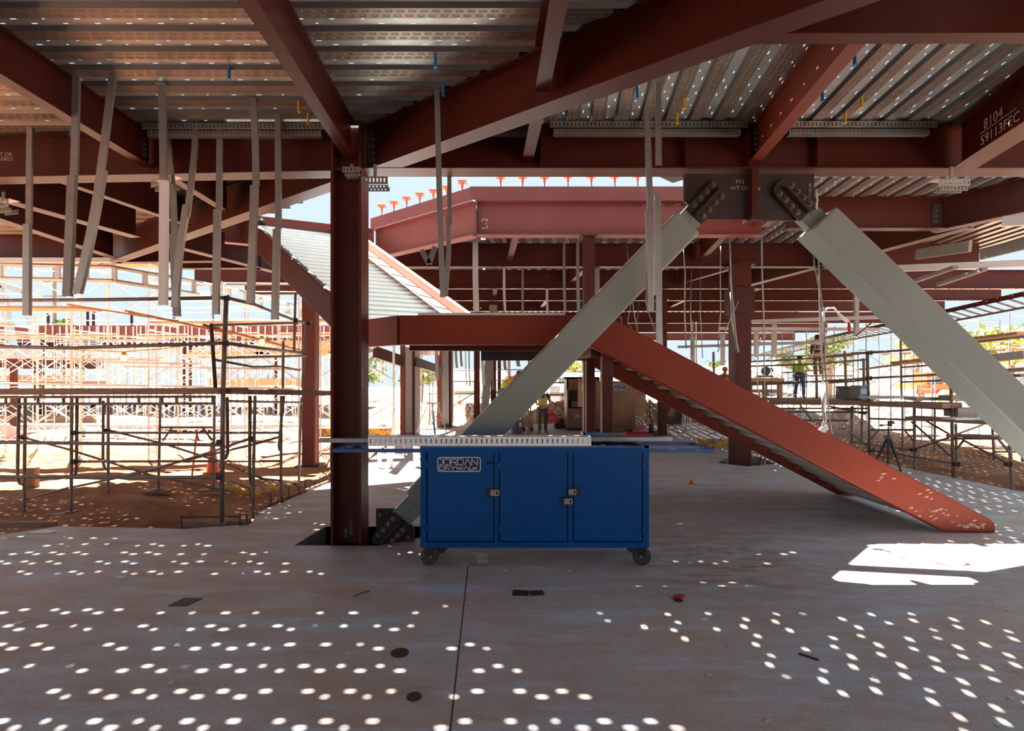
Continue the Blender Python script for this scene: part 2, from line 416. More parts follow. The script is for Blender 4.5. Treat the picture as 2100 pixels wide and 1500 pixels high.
for i, (cx_, cy_, rx, ry, hh, lab) in enumerate([(-4.2, 25.2, 3.0, 1.7, 1.25, 'left of the far columns'), (-.6, 28.8, 3.0, 1.8, 1.2, 'behind the bending worker'), (4.3, 27.4, 2.6, 1.8, 1.7, 'right of the yellow vested worker'), (8.4, 27.4, 3.4, 1.8, 1.5, 'behind the tan boxes'),
        (14, 27.6, 4.0, 2, 1.3, 'behind the lower stair flight'), (19.5, 24.6, 4.2, 2, 1.35, 'under the right plank level'), (25, 23, 4.4, 2, 1.2, 'behind the slanting brace foot')]):
    r = random.Random(40+i); m_ = MB(); a_, b_ = 44, 24; ph = [(r.uniform(.8, 5), r.uniform(.8, 5), r.uniform(0, 6)) for _ in range(7)]
    vs = []
    for j in range(b_+1):
        for k in range(a_+1):
            u, w = 2*k/a_-1, 2*j/b_-1; e = max(0, 1-u*u)*max(0, 1-w*w)
            n_ = sum(math.sin(p[0]*u*3+p[2])*math.cos(p[1]*w*3+p[2]*2) for p in ph)/7
            z = -.45+(hh*.42+.35)*e**.6*(1+.55*n_)+(r.uniform(-.09, .09) if e > 0 else 0)
            vs.append((cx_+u*rx, cy_+w*ry*1.25, z))
    m_.add(vs, [(j*(a_+1)+k, j*(a_+1)+k+1, (j+1)*(a_+1)+k+1, (j+1)*(a_+1)+k) for j in range(b_) for k in range(a_)])
    tag(m_.build('dirt_mound', 'dirt'), 'heap of loose orange dirt and rubble %s' % lab, 'dirt heap', 'dirt heaps beyond the slab')

# ------------------------------------------------------------------ metal deck (ceiling) with real vent slots
def deck(label, poly, ang, slots=True, ymin=.8):
    c, s = math.cos(ang), math.sin(ang); U = V(c, s, 0); Nn = V(-s, c, 0)
    pp = [(V(x, y, 0).dot(U), V(x, y, 0).dot(Nn)) for x, y in poly]
    vmin, vmax = min(p[1] for p in pp), max(p[1] for p in pp)
    vs, fs, uvs = [], [], []; rd = random.Random(int(vmax*10))
    def strip(a, b, u0, u1, za, zb, uva=None, uvb=None):
        k = len(vs)
        for u, v, z, w in ((u0, a, za, uva), (u1, a, za, uva), (u1, b, zb, uvb), (u0, b, zb, uvb)):
            p = U*u+Nn*v; vs.append((p.x, p.y, ZD+z)); uvs.append((u, 9 if w is None else w))
        fs.append((k, k+1, k+2, k+3))
    P, hgt = .305, .036
    def span(v):
        xs = []
        for i in range(len(pp)):
            (u0, v0), (u1, v1) = pp[i], pp[(i+1) % len(pp)]
            if (v0 > v) != (v1 > v): xs.append(u0+(u1-u0)*(v-v0)/(v1-v0))
        return (min(xs), max(xs)) if len(xs) > 1 else None
    k0, k1 = math.floor(vmin/P), math.ceil(vmax/P)
    for k in range(k0, k1+1):
        v = k*P; sp = span(min(max(v+.07, vmin+.001), vmax-.001)) if vmin-.1 < v+.07 < vmax+.1 else None
        if not sp: continue
        u0, u1 = sp
        strip(v-.065, v+.065, u0, u1, 0, 0, -.065, .065)
        strip(v+.065, v+.095, u0, u1, 0, hgt, 7, 7); strip(v+.21, v+.24, u0, u1, hgt, 0, 7, 7)
        strip(v+.095, v+.116, u0, u1, hgt, hgt); strip(v+.1275, v+.1775, u0, u1, hgt, hgt); strip(v+.189, v+.21, u0, u1, hgt, hgt)
        for q, (a, b) in enumerate(((v+.116, v+.1275), (v+.1775, v+.189))):
            if not slots: strip(a, b, u0, u1, hgt, hgt); continue
            last = u0; n = math.floor(u0/.293)
            while True:
                s0 = n*.293+(.146 if q else 0)+(.07*(k % 3)); n += 1
                if s0 < u0+.05: continue
                if s0+.06 > u1-.05: break
                if (U*s0+Nn*a).y < ymin: continue
                if rd.random() < .14: continue                 # blocked slot
                strip(a, b, last, s0, hgt, hgt); last = s0+.056*rd.choice((1, 1, .95, .8, .6, .45))
            strip(a, b, last, u1, hgt, hgt)
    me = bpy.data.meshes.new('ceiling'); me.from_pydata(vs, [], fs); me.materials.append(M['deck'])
    l = me.uv_layers.new(name='UVMap')
    for i, lp in enumerate(me.loops): l.data[i].uv = uvs[lp.vertex_index]
    o = bpy.data.objects.new('ceiling', me); C.objects.link(o); struct(o, label); return o
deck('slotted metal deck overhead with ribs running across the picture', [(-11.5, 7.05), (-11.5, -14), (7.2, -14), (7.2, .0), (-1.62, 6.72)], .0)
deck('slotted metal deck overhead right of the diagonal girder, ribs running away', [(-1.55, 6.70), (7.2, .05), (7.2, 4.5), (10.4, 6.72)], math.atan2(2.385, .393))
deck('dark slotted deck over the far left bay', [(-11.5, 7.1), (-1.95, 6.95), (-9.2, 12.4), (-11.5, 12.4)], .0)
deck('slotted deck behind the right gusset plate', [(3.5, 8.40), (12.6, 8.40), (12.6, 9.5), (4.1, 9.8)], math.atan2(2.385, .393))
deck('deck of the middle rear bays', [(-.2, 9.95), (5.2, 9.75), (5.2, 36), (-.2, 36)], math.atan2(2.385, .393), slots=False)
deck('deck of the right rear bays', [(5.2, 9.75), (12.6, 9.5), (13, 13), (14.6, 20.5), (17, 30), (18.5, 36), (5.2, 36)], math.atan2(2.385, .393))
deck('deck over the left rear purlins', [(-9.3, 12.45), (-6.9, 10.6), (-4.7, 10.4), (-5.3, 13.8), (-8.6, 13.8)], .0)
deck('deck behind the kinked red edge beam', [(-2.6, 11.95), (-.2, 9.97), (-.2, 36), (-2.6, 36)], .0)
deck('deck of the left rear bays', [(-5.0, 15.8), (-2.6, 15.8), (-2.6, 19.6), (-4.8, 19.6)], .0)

for a, b, w in (((-1.6, 6.72), (7.2, .02), 1.0), ((-1.6, 6.78), (10.4, 6.78), .5), ((-1.6, 6.98), (-11.5, 7.0), .62), ((-1.9, 7.0), (-9.4, 12.5), .8), ((1.55, 7.0), (3.32, 8.55), .55), ((-11.5, 12.35), (-9.1, 12.35), .3)):
    a, b = V(*a, ZD+.042), V(*b, ZD+.042); t = (b-a).normalized()
    MB().bar(a, b, w, .006).build('ceiling', 'galv_d')['kind'] = 'structure'
# ------------------------------------------------------------------ steel beams
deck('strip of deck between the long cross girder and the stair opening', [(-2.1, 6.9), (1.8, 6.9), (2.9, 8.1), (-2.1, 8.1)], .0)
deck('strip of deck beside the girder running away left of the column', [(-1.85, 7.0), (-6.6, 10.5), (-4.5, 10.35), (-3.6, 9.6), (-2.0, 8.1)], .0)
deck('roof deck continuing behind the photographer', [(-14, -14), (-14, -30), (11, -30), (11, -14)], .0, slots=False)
def beam(label, p0, p1, dep, bf, group='red steel roof beams', m='red', tf=.018, tw=.013, bolts=None):
    p0, p1 = Vector(p0), Vector(p1)
    o = MB().ibeam(p0, p1, dep, bf, tf, tw).build('steel_beam', m)
    tag(o, label, 'beam', group)
    # bolted shear tab at each asked-for end
    for e in bolts or ():
        a, b = (p0, p1) if e == 0 else (p1, p0)
        t = (b-a).normalized(); x = t.cross(V(0,0,1)).normalized(); q = a+t*.10
        side = x if (V(0,0,H)-a).dot(x) > 0 else -x
        c = q+V(0,0,dep/2)+side*(tw/2+.006)
        tab = MB().prism([c-t*.09-V(0,0,dep*.32), c+t*.09-V(0,0,dep*.32), c+t*.09+V(0,0,dep*.32), c-t*.09+V(0,0,dep*.32)], side*.010).build('shear_tab', 'dark', o)
        for k in range(4): hexbolt(tab, c+side*.012+V(0,0,dep*(-.24+.16*k))+t*.02, side, .016, .016)
    return o
DI, DG = ZD-ZI, ZD-ZB-.002
D0, D1 = V(-1.60, 6.80, ZB+.006), V(4.3, 2.31, ZB)
g1 = beam('long red girder straight across behind the gusset plates, right of the near column', (-1.62, 6.73, ZB), (9.6, 6.73, ZB), DG, .295, bolts=(0,))
for px in (1110, 1407, 1538, 1678):            # stiffener plates in the web
    x = (px-PX)/F*6.6
    MB().box((x-.007, 6.60, ZB+.018), (x+.007, 6.723, ZB+DG-.02)).build('stiffener', 'red', g1)
a, b = Pz(690, 358, ZB), Pz(0, 371, ZB)
g2 = beam('red girder left of the near column with chalk marks and pale spatter', a+(b-a)*-.03, a+(b-a)*1.65, DG, .26, bolts=(0,))
beam('diagonal girder running from near column up to the top right', D0, D1, DG, .24, bolts=(0,), tf=.02)
beam('beam across the top right corner, framing into the diagonal girder', (1.98, 4.06, ZB+.012), (7.2, 4.04, ZB+.012), DG, .13)
beam('beam in the upper left corner, running toward the chalked girder', (-4.575, -2, ZI), (-4.575, 6.87, ZI), DI, .14, bolts=(1,))
beam('beam running from the top edge down to the near column head', (-1.79, -2, ZI), (-1.79, 6.6, ZI), DI, .14)
beam('short beam at top middle meeting the diagonal girder from the near side', (.52, -2, ZI), (.52, 5.02, ZI), DI, .14)
beam('stub of beam between the diagonal girder and the long cross girder', (.52, 5.35, ZI), (.50, 6.71, ZI), DI, .14)
beam('slanting beam with scraped pale flange above the paired brace gussets', (3.06, 4.14, ZI), (3.48, 6.71, ZI), DI, .145, m='red2', bolts=(1,))
fb = beam('girder at the right edge with chalked numbers on its web', (6.12, 6.62, ZB-.004), (4.95, 2.6, ZB-.004), DG, .30)
beam('diagonal girder running away left from the near column', (-1.95, 7.04, ZB), (-9.5, 12.62, ZB), DG, .24, tf=.02)
beam('beam behind the chalked girder in line with the upper left beam', (-4.5, 7.2, ZI), (-4.5, 8.75, ZI), DI, .14, bolts=(1,))
beam('beam in the dark left bay between two girders', (-6.2, 7.3, ZI), (-5.65, 9.6, ZI), DI, .14)
beam('long beam slanting right across the left rear bay, near half', (-7.5, 7.5, ZB), (-6.87, 9.95, ZB), DG, .24)
beam('long beam slanting right across the left rear bay, far half', (-6.55, 10.75, ZB), (-5.1, 14.8, ZB), DG, .24)
beam('beam at the left edge leading to the outer edge beam', (-8.36, 7.5, ZB), (-8.6, 11.7, ZB), DG, .22)
beam('outer edge beam of the left bay above white framing', (-11.5, 11.95, ZB), (-9.0, 11.95, ZB), DG, .24)
# opening edge
q = beam('sunlit edge beam across the stair opening below orange rebar caps', (-.235, 9.87, ZB), (5.25, 9.87, ZB), .66, .24, m='pink')
MB().box((-.36, 9.72, ZB+.66), (5.3, 9.735, 5.75)).box((-.26, 9.72, ZB+.64), (5.3, 9.99, ZB+.66)).build('pour_stop', 'pink', q)
MB().box((-.228, 9.745, ZB+.02), (-.21, 9.86, ZB+.64)).build('stiffener', 'red', q)
pa, pb = V(-.25, 9.87, ZB), V(-2.62, 11.85, ZB)
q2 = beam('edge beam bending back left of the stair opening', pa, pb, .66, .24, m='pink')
t = (pb-pa).normalized(); nrm = V(t.y, -t.x, 0)
if nrm.y > 0: nrm = -nrm
MB().prism([pa+nrm*.15+V(0,0,.66), pb+nrm*.15+V(0,0,.66), pb+nrm*.15+V(0,0,.91), pa+nrm*.15+V(0,0,.91)], -nrm*.015).build('pour_stop', 'pink', q2)
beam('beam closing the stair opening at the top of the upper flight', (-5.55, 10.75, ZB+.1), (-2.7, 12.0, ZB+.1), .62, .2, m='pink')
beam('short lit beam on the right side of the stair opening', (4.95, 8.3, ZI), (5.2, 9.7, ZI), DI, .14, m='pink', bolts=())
beam('dark beam behind the right gusset plate', (5.45, 9.40, ZB), (8.3, 9.40, ZB), DG, .2, bolts=(1,))
beam('girder rising to the right edge behind the slanting brace', (8.33, 9.6, ZB), (9.5, 6.95, ZB), DG, .24)
beam('perimeter girder running away along the right bays', (8.75, 9.3, ZB), (7.7, 16.4, ZB), DG, .24)
ords = ['first', 'second', 'third', 'fourth', 'fifth', 'sixth', 'seventh', 'eighth', 'ninth', 'tenth', 'eleventh', 'twelfth',
        'thirteenth', 'fourteenth', 'fifteenth', 'sixteenth', 'seventeenth', 'eighteenth', 'nineteenth', 'twentieth']
for i, (y, x0, x1) in enumerate([(12.75, -2.4, 12.2), (16.0, -4.2, 17.2), (18.6, -4.4, 18.6), (21.8, -4.6, 19.4), (27.0, -2.4, 20.8), (33.0, -2.4, 21.8), (41.0, -2.4, 24.5)]):
    o = beam('%s cross beam counted back from the edge beam of stair opening' % ords[i], (x0, y, ZB), (x1, y, ZB), DG, .22, 'cross beams of the rear bays')
    if i in (1, 2):
        tb = MB()
        for k in range(int((x1-x0)/.42)): tb.box((x0+k*.42, y-.15, ZB-.012), (x0+k*.42+.24, y-.05, ZB-.002))
        tb.build('flange_tab', 'red', o)
for i, (x0, y0, x1, y1) in enumerate([(.55, 10.05, .5, 12.6), (4.7, 10.05, 5.2, 12.6), (2.6, 12.9, 2.5, 15.9), (6.6, 12.9, 5.9, 15.9), (.2, 16.2, .2, 18.4), (4.4, 16.2, 4.6, 18.4),
                                      (8.9, 16.2, 8.9, 18.4), (2.2, 18.8, 2.2, 21.6), (7.4, 18.8, 7.6, 21.6), (-3.4, 12.9, -3.4, 15.9), (-5.0, 11.2, -4.9, 12.6)]):
    beam('rear infill beam running away between cross beams, %s' % ['left of the tall hanging studs', 'near the right rear column head', 'over the tall stair post', 'right of the braid of wires', 'far behind the landing',
         'behind the lower flight', 'beside the right perimeter', 'deep behind the tall post', 'deep behind the right column', 'left of the column', 'at the head of upper flight'][i],
         (x0, y0, ZI), (x1, y1, ZI), DI, .14, 'infill beams of the rear bays')
for i, (x0, y0, x1, y1) in enumerate([(-8.9, 12.25, -6.4, 12.1), (-7.8, 12.95, -5.75, 12.9), (-8.8, 15.3, -5.2, 15.2), (-8.2, 17.2, -5.0, 17.1)]):
    beam('%s purlin under the left rear roof edge, counted backwards' % ords[i], (x0, y0, ZB), (x1, y1, ZB), DG, .2, 'left rear purlins')

# an unseen timber added across the roof opening; its shade stripes the sun patch
tag(MB().bar((1.9, 7.75, 5.52), (7.6, 6.9, 5.52), .22, .05).build('shadow_plank', 'wood_d'), 'unseen timber added across the roof opening to stripe the sun patch', 'plank')
# chalk marks
text('chalk_writing', 'UT OK', 'chalk', g2, W(8, 328, 6.9)+V(0,-.11,0), (1,-.05,0), (0,0,1), .075)
text('chalk_writing', '4/18/23', 'chalk', g2, W(11, 337, 6.9)+V(0,-.11,0), (1,-.05,0), (0,0,1), .07)
d = (V(4.95,2.6,0)-V(6.12,6.70,0)).normalized(); side = V(d.y, -d.x, 0)
if side.x > 0: side = -side
o0 = V(6.12, 6.70, ZB)+d*.55+side*.0075+V(0,0,.30)
text('chalk_writing', '8104', 'chalk', fb, o0, d, (0,0,1), .17)
text('chalk_writing', '59113FEC', 'chalk', fb, o0-V(0,0,.17)-d*.06, d, (0,0,1), .16)
MB().bar(o0-V(0,0,.025)-d*.06+side*.001, o0-V(0,0,.02)+d*.55+side*.001, .002, .008).build('chalk_line', 'chalk', fb)

# ------------------------------------------------------------------ near column, gussets, braces
def wcol(label, x0, x1, yc, bf, z0, z1, tw=.03, tf=.035, m='redcol'):
    c = thing('steel_column', label, 'column', ((x0+x1)/2, yc, z0), 'steel columns')
    mb = MB().box((x0, yc-bf/2, z0), (x0+tf, yc+bf/2, z1)).box((x1-tf, yc-bf/2, z0), (x1, yc+bf/2, z1)).box((x0+tf, yc-tw/2, z0), (x1-tf, yc+tw/2, z1))
    mb.build('shaft', m, c)
    return c
col = wcol('thick red near column with paint splashes, left of the blue cart', -2.02, -1.628, 6.72, .40, -.36, ZD)
MB().box((-2.15, 6.42, -.36), (-1.5, 7.02, -.325)).build('base_plate', 'dark', col)
MB().box((-1.984, 6.55, 4.80), (-1.664, 6.70, 4.83)).build('stiffener', 'redcol', col)
text('chalk_writing', '1001', 'chalk', col, V(-1.626, 6.62, 2.02), (0,0,1), (0,-1,0), .13)
text('chalk_writing', 'P', 'chalk', col, V(-1.87, 6.703, .97+.2), (1,0,0), (0,0,1), .2)
text('chalk_writing', 'V', 'chalk', col, V(-1.626, 6.70, 1.05), (0,1,0), (0,0,1), .14)
text('green_writing', 'NORTH', 'chalkg', col, V(-1.79, 6.703, .08), (0,0,1), (-1,0,0), .055)
text('green_writing', 'S1DE', 'chalkg', col, V(-1.86, 6.703, .05), (0,0,1), (-1,0,0), .055)

def gusset_poly(pxs, d, th): return MB().prism([W(x, y, d) for x, y in pxs], (0, th, 0))
def lug(parent, c0, c1, wid, d):
    """flat slotted-end plates clamping the gusset, with bolts in two rows; c0,c1 pixel ends of its centreline"""
    a, b = W(*c0, d), W(*c1, d); t = (b-a).normalized(); n = V(-t.z, 0, t.x); fr = V(0, -.055, 0)
    pts = [a+n*wid*.5+fr, b+n*wid*.5+fr, b-n*wid*.5+fr, a-n*wid*.5+fr]
    cap = [a+fr-t*wid*.35*math.cos(u)+n*wid*.5*math.sin(u) for u in (PI*.3, PI*.15, 0, -PI*.15, -PI*.3)]
    pl = MB().prism(pts+cap[::-1], (0, .03, 0)).build('lug_plate', 'dark', parent)
    MB().bar(a+V(0,-.095,0), b+V(0,-.095,0), .08, .028, n).build('lug_rib', 'dark', pl)
    L = (b-a).length
    for k in range(4):
        for s_ in (-1, 1): hexbolt(pl, a+t*(L*(.06+.24*k+(.06 if s_ > 0 else 0)))+n*s_*wid*.32+V(0,-.056,0), (0,-1,0), .024, .03)
gp = thing('gusset_plate', 'dark gusset plates under the long girder clamping both brace heads', 'gusset plate', W(1538, 452, 6.73))
gusset_poly([(1403, 356), (1532, 356), (1532, 450), (1445, 450), (1403, 412)], 6.71, .04).build('left_plate', 'dark', gp)
gusset_poly([(1544, 356), (1670, 356), (1670, 422), (1634, 452), (1544, 452)], 6.71, .04).build('right_plate', 'dark', gp)
MB().box((W(1532,0,6.73).x, 6.60, W(0,455,6.73).z), (W(1544,0,6.73).x, 6.86, ZB)).build('stiffener', 'red', gp)
lug(gp, (1472, 390), (1420, 446), .29, 6.70)
lug(gp, (1602, 388), (1652, 440), .29, 6.70)
for body, x, y in (('P12', 1509, 377), ('WT GW', 1498, 390), ('49', 1548, 392)): text('chalk_writing', body, 'chalk', gp, W(x, y, 6.705), (1,0,0), (0,0,1), .075)
text('chalk_writing', '54 GUSS 49', 'chalk', gp, W(1664, 415, 6.705), (0,0,1), (-1,0,0), .05)
gb = thing('gusset_plate', 'dark bolted gusset plate at the foot of the near column', 'gusset plate', W(800, 1110, 6.73))
gusset_poly([(771, 1044), (809, 1044), (850, 1084), (850, 1116), (771, 1122)], 6.71, .04).build('plate', 'dark', gb)
lug(gb, (784, 1110), (826, 1064), .29, 6.70)
for (x, y) in ((779, 1057), (812, 1104), (838, 1102)): hexbolt(gb, W(x, y, 6.705), (0,-1,0), .02, .025)

def brace(label, a, b, w, dep, ends):
    a, b = Vector(a), Vector(b); br = thing('diagonal_brace', label, 'brace', tuple(b if b.z < a.z else a), 'grey diagonal braces')
    t = (b-a).normalized(); n = V(-t.z, 0, t.x).normalized()
    MB().bar(a, b, dep, w, n).build('tube', 'brace', br, bevel=.025)
    for e in ends:
        p, s_ = (a, -t) if e == 0 else (b, t)
        k = MB()
        for o_ in (-.085, .085): k.bar(p-s_*.03+n*o_*.85, p+s_*.33+n*o_*.85, .12, .14, n)
        k.build('end_knife_plate', 'brace', br)
    return br
brace('grey square steel brace crossing in front of the stair landing', W(1403, 462, 6.73), W(858, 1026, 6.73), .40, .34, (0, 1))
b2 = brace('grey square steel brace slanting down to the right edge, scuffed lower face', W(1673, 458, 6.73), W(2360, 1120, 6.2), .43, .40, (0,))
text('chalk_writing', 'L-2', 'chalk', q, W(1000, 470, 9.72), (0,0,1), (-1,0,0), .16)

def hss(label, px, y0, y1, d, wpx, z0=None, z1=None, m='redcol', group='red tube columns'):
    w = wpx/F*d; x = (px-PX)/F*d
    za = H-(y1-PY)/F*d if z0 is None else z0; zb = H-(y0-PY)/F*d if z1 is None else z1
    c = thing('steel_column', label, 'column', (x, d, za), group)
    MB().box((x-w/2, d-w/2, za), (x+w/2, d+w/2, zb)).build('shaft', m, c, bevel=.01)
    MB().box((x-w*.9, d-w*.9, za), (x+w*.9, d+w*.9, za+.025)).build('base_plate', 'dark', c)
    MB().box((x-w*.75, d-w*.75, zb-.02), (x+w*.75, d+w*.75, zb)).build('cap_plate', 'dark', c)
    return c
hss('orange red column in the left dirt edge between scaffold posts', 637, 0, 0, 2310/189, 27, 0, ZB, 'red2')
c4_ = hss('dark red column behind the lower stair flight, in a floor pocket', 1517, 0, 0, 2310/184, 32, -.3, ZB)
MB().cbox(W(1515, 618, 2310/184)+V(0,-.02,0), .5, .5, .62).build('head_connection', 'red', c4_)
hss('slim red column rising behind the landing to the edge beam', 1207, 0, 0, 9.88, 22, 0, ZB, 'red')
for i, (px, d, w, lab) in enumerate([(978, 20.5, 12, 'far column left of the bending worker'), (1012, 22.0, 11, 'far column close behind the bending worker'), (1024, 26, 7, 'thin far column between hanging studs'),
        (1358, 2310/126, 15, 'far column beside the pallet jack'), (1280, 24, 11, 'far column above the tan jobsite box'), (826, 17.6, 9, 'left column of the sheet metal wall'),
        (901, 20.5, 9, 'middle column of sheet metal wall'), (848, 17.9, 5, 'thin column in the sheet metal wall'), (923, 21, 6, 'last column of the sheet metal wall')]):
    hss(lab, px, 0, 0, d, w, 0 if d < 22.3 else -.25, ZB, 'redcol' if i not in (5, 6) else 'red2', 'far red columns')
fb_ = W(985, 0, 20.5)
o = MB().bar(V(fb_.x+.12, 19.9, 0), V(fb_.x+.52, 19.9, ZB), .3, .3, (0,1,0)).build('diagonal_brace', 'galv_d'); tag(o, 'dark grey leaning brace beside the far column', 'brace')
# ------------------------------------------------------------------ staircase
st = thing('staircase', 'red steel staircase with landing, unfinished pan treads and lower flight to the right', 'staircase', (1.6, 8.1, 0))
YN, YF = 7.10, 9.2
def stringer(y0, y1, name):
    near = [(1250, 652), (2024, 1063), (2033, 1072), (2034, 1091), (1928, 1088), (1210, 712), (1215, 650)]
    pts = [W(x, y, YN) for x, y in near]
    for p in pts: p.y = y0
    for p in pts:
        if p.z < .02: p.z = 0.002
    return MB().prism(pts, (0, y1-y0, 0)).build(name, M['stair'], st, bevel=.02)
def stair_mat():
    m = mat('red_primer_stair', (.22, .036, .016), .45, 0, .10, 1.1, .03, (.50, .28, .18), .76, 11, spec=.2)
    return m
M['stair'] = stair_mat()
s0 = stringer(YN-.06, YN+.08, 'lower_stringer')
# scuffed bare patches near the foot
sm = MB()
rs = random.Random(5)
for (cx, cy, n) in ((1895, 1048, 16), (1930, 1058, 8), (1990, 1077, 26), (1925, 1012, 10), (1835, 985, 8)):
    for k in range(n):
        x, y = cx+rs.gauss(0, 22), cy+rs.gauss(0, 5)
        if not (652+(x-1250)*.531+5 < y < 712+(x-1210)*.5236-3) or y > 1086: continue
        p = W(x, y, YN-.0615); a = rs.uniform(.004, .03)
        sm.add([p+V(-a*1.6,0,-a*.2), p+V(0,0,-a*.45), p+V(a*1.5,0,a*.1), p+V(a*.2,0,a*.5)], [(0,1,2,3)])
sm.build('scuff_stain', mat('bare_scuff', (.50, .33, .25), .7), s0)['kind'] = 'stuff'
stringer(YF-.06, YF+.06, 'lower_stringer')
A = W(820, 648, YN)                                       # kink of the landing's front edge
zt, zb_ = A.z, W(820, 708, YN).z
u_ = V(-.731, .682, 0)
L0 = V(-2.2, 8.05, 0); R0 = V(-.275, 9.03, 0)
MB().box((A.x, YN-.06, zb_), (1.46, YN+.08, zt)).build('landing_beam', M['stair'], st, bevel=.015)
def wallseg(p, q_, name='landing_beam', z0=None, z1=None, th=.10, m=None):
    t = (q_-p).normalized(); n = V(t.y, -t.x, 0)
    if n.y > 0: n = -n
    z0 = zb_ if z0 is None else z0; z1 = zt if z1 is None else z1
    return MB().prism([V(p.x,p.y,z0)+n*.05, V(q_.x,q_.y,z0)+n*.05, V(q_.x,q_.y,z1)+n*.05, V(p.x,p.y,z1)+n*.05], -n*th).build(name, m or M['stair'], st)
wallseg(V(A.x, YN, 0), L0)
wallseg(R0, V(1.7, 9.2, 0))
MB().bar((A.x, 8.0, zb_+.02), (1.5, 8.15, zb_+.02), .15, .12).build('landing_joist', 'redcol', st)
MB().box((-.14, 8.85, zb_-.17), (1.75, 8.97, zb_+.05)).build('landing_joist', 'dark', st)
MB().prism([V(A.x+.05,YN+.08,zt-.09), V(1.6,YN+.08,zt-.09), V(1.7,9.15,zt-.09), R0+V(.05,-.05,zt-.09), L0+V(.1,0,zt-.09)], (0,0,.05)).build('landing_pan', 'galv', st)
# loose white sheets on the landing edge
o = MB().box((-.98, YN-.05, zt+.002), (1.05, 7.9, zt+.035)).build('metal_sheet', 'white_galv'); tag(o, 'white metal sheet lying along the landing edge', 'sheet')
o = MB().box((-1.62+.4, 7.62, zt+.002), (-.99, 7.95, zt+.05)).build('metal_sheet', 'galv'); tag(o, 'short grey sheet at the left end of the landing', 'sheet')
# lower treads, seen from below
X0, X1 = 1.55, W(1990, 1090, YN).x-.25; n = 17
slope = (zt-.05)/(X1-X0+.35)
for k in range(n):
    x = X0+(X1-X0)*k/n; dx = (X1-X0)/n; z = zt-.03-slope*(x-X0+dx)
    t = MB().box((x, YN+.085, z-.055), (x+dx-.03, YF-.065, z-.02)).box((x+dx-.06, YN+.085, z-.06-slope*dx*.55), (x+dx-.03, YF-.065, z-.02))
    for j in range(3): t.box((x+.03+j*dx*.27, YN+.085, z-.075), (x+.06+j*dx*.27, YF-.065, z-.055))
    t.build('tread_pan', 'galv_d', st)
# upper flight climbing left and away
sl = .586; RUN = 4.05
dirU = V(u_.x, u_.y, sl)
for P0_ in (L0, R0):
    b0, b1 = V(P0_.x, P0_.y, zt-.05), V(P0_.x, P0_.y, zt-.05)+dirU*RUN
    MB().bar(b0, b1, .12, .46).build('upper_stringer', 'redcol' if P0_ is L0 else 'pale_red', st, bevel=.015)  # left one coloured darker for shade, right one paler for sun glare
nt_ = 24
for k in range(nt_):
    t0 = RUN*k/nt_; a = L0+u_*t0+V(.06,.03,0); b = R0+u_*t0-V(.08,.04,0); z = zt+sl*t0+.05
    c, d = b+u_*(RUN/nt_*.8), a+u_*(RUN/nt_*.8)
    tr = MB().add([V(a.x,a.y,z), V(b.x,b.y,z), V(c.x,c.y,z+.015), V(d.x,d.y,z+.015), V(a.x,a.y,z-.09), V(b.x,b.y,z-.09)], [(0,1,2,3), (4,5,1,0)])
    e, f_ = c+u_*(RUN/nt_*.2), d+u_*(RUN/nt_*.2)
    tr.add([V(d.x,d.y,z+.015), V(c.x,c.y,z+.015), V(e.x,e.y,z+.05), V(f_.x,f_.y,z+.05)], [(0,1,2,3)])
    tr.build('tread_pan', 'white_galv', st)
MB().bar(V(R0.x,R0.y,zt+.10)+V(-.26,-.1,0), V(R0.x,R0.y,zt+.10)+V(-.26,-.1,0)+dirU*RUN, .34, .012).build('side_plate', 'pale_red', st)
for k in range(8):
    t0 = .35+.42*k; p = V(R0.x, R0.y, zt+.14)+V(-.20,-.08,0)+dirU*t0
    MB().path([p, p+V(-.24,-.10,.05), p+V(-.24,-.10,.05)+dirU*.20], .010, 6).build('handrail_embed', 'rebar', st)
for k in range(9):                                         # studs sticking out of the left stringer
    p = V(L0.x, L0.y, zt+.12)+dirU*(.7+.34*k)
    MB().tube(p, p+V(.13,.05,.0), .012, 6).tube(p+V(.13,.05,0), p+V(.15,.057,0), .022, 8).build('shear_stud', 'rebar', st)
# landing posts
for (px, d, w, z1) in ((1244, 7.22, 22, 0), (1210, 8.9, 17, 0)):
    x = (px-PX)/F*d; ww = w/F*d
    MB().box((x-ww/2, d-ww/2+.0, .002), (x+ww/2, d+ww/2, zb_+(.22 if d < 8 else 0))).build('post', 'redcol', st, bevel=.01)
MB().bar(V(1.52, 7.25, zb_-.03), V(1.52, 8.95, zb_-.03), .16, .26).build('cross_beam', 'redcol', st, bevel=.012)

# ------------------------------------------------------------------ blue cart
YC = 5.76
def cx(px): return (px-PX)/F*YC
def cz(py): return H-(py-PY)/F*YC
cart = thing('tool_cart', 'big blue three-door steel tool cart on casters in the middle of the floor', 'cart', (cx(1097), YC+.34, 0))
xl, xr, zb, zt_ = cx(862), cx(1331), cz(1124), cz(919)
YB = YC+.66
MB().box((xl+.03, YC+.045, zb+.03), (xr-.03, YB, zt_-.02)).build('body', 'blue', cart)
fr = MB()
for a, b in ((862, 874), (1014, 1023), (1165, 1175), (1319, 1331)): fr.box((cx(a), YC, zb), (cx(b), YC+.05, zt_))
fr.box((xl, YC-.002, zb), (xr, YC+.05, zb+.062)).box((xl, YC-.002, zt_-.055), (xr, YC+.05, zt_))
fr.build('front_frame', 'blue', cart)
MB().box((xl, YC+.05, zb), (xl+.03, YB, zt_)).box((xr-.03, YC+.05, zb), (xr, YB, zt_)).build('side_panel', 'blue', cart)
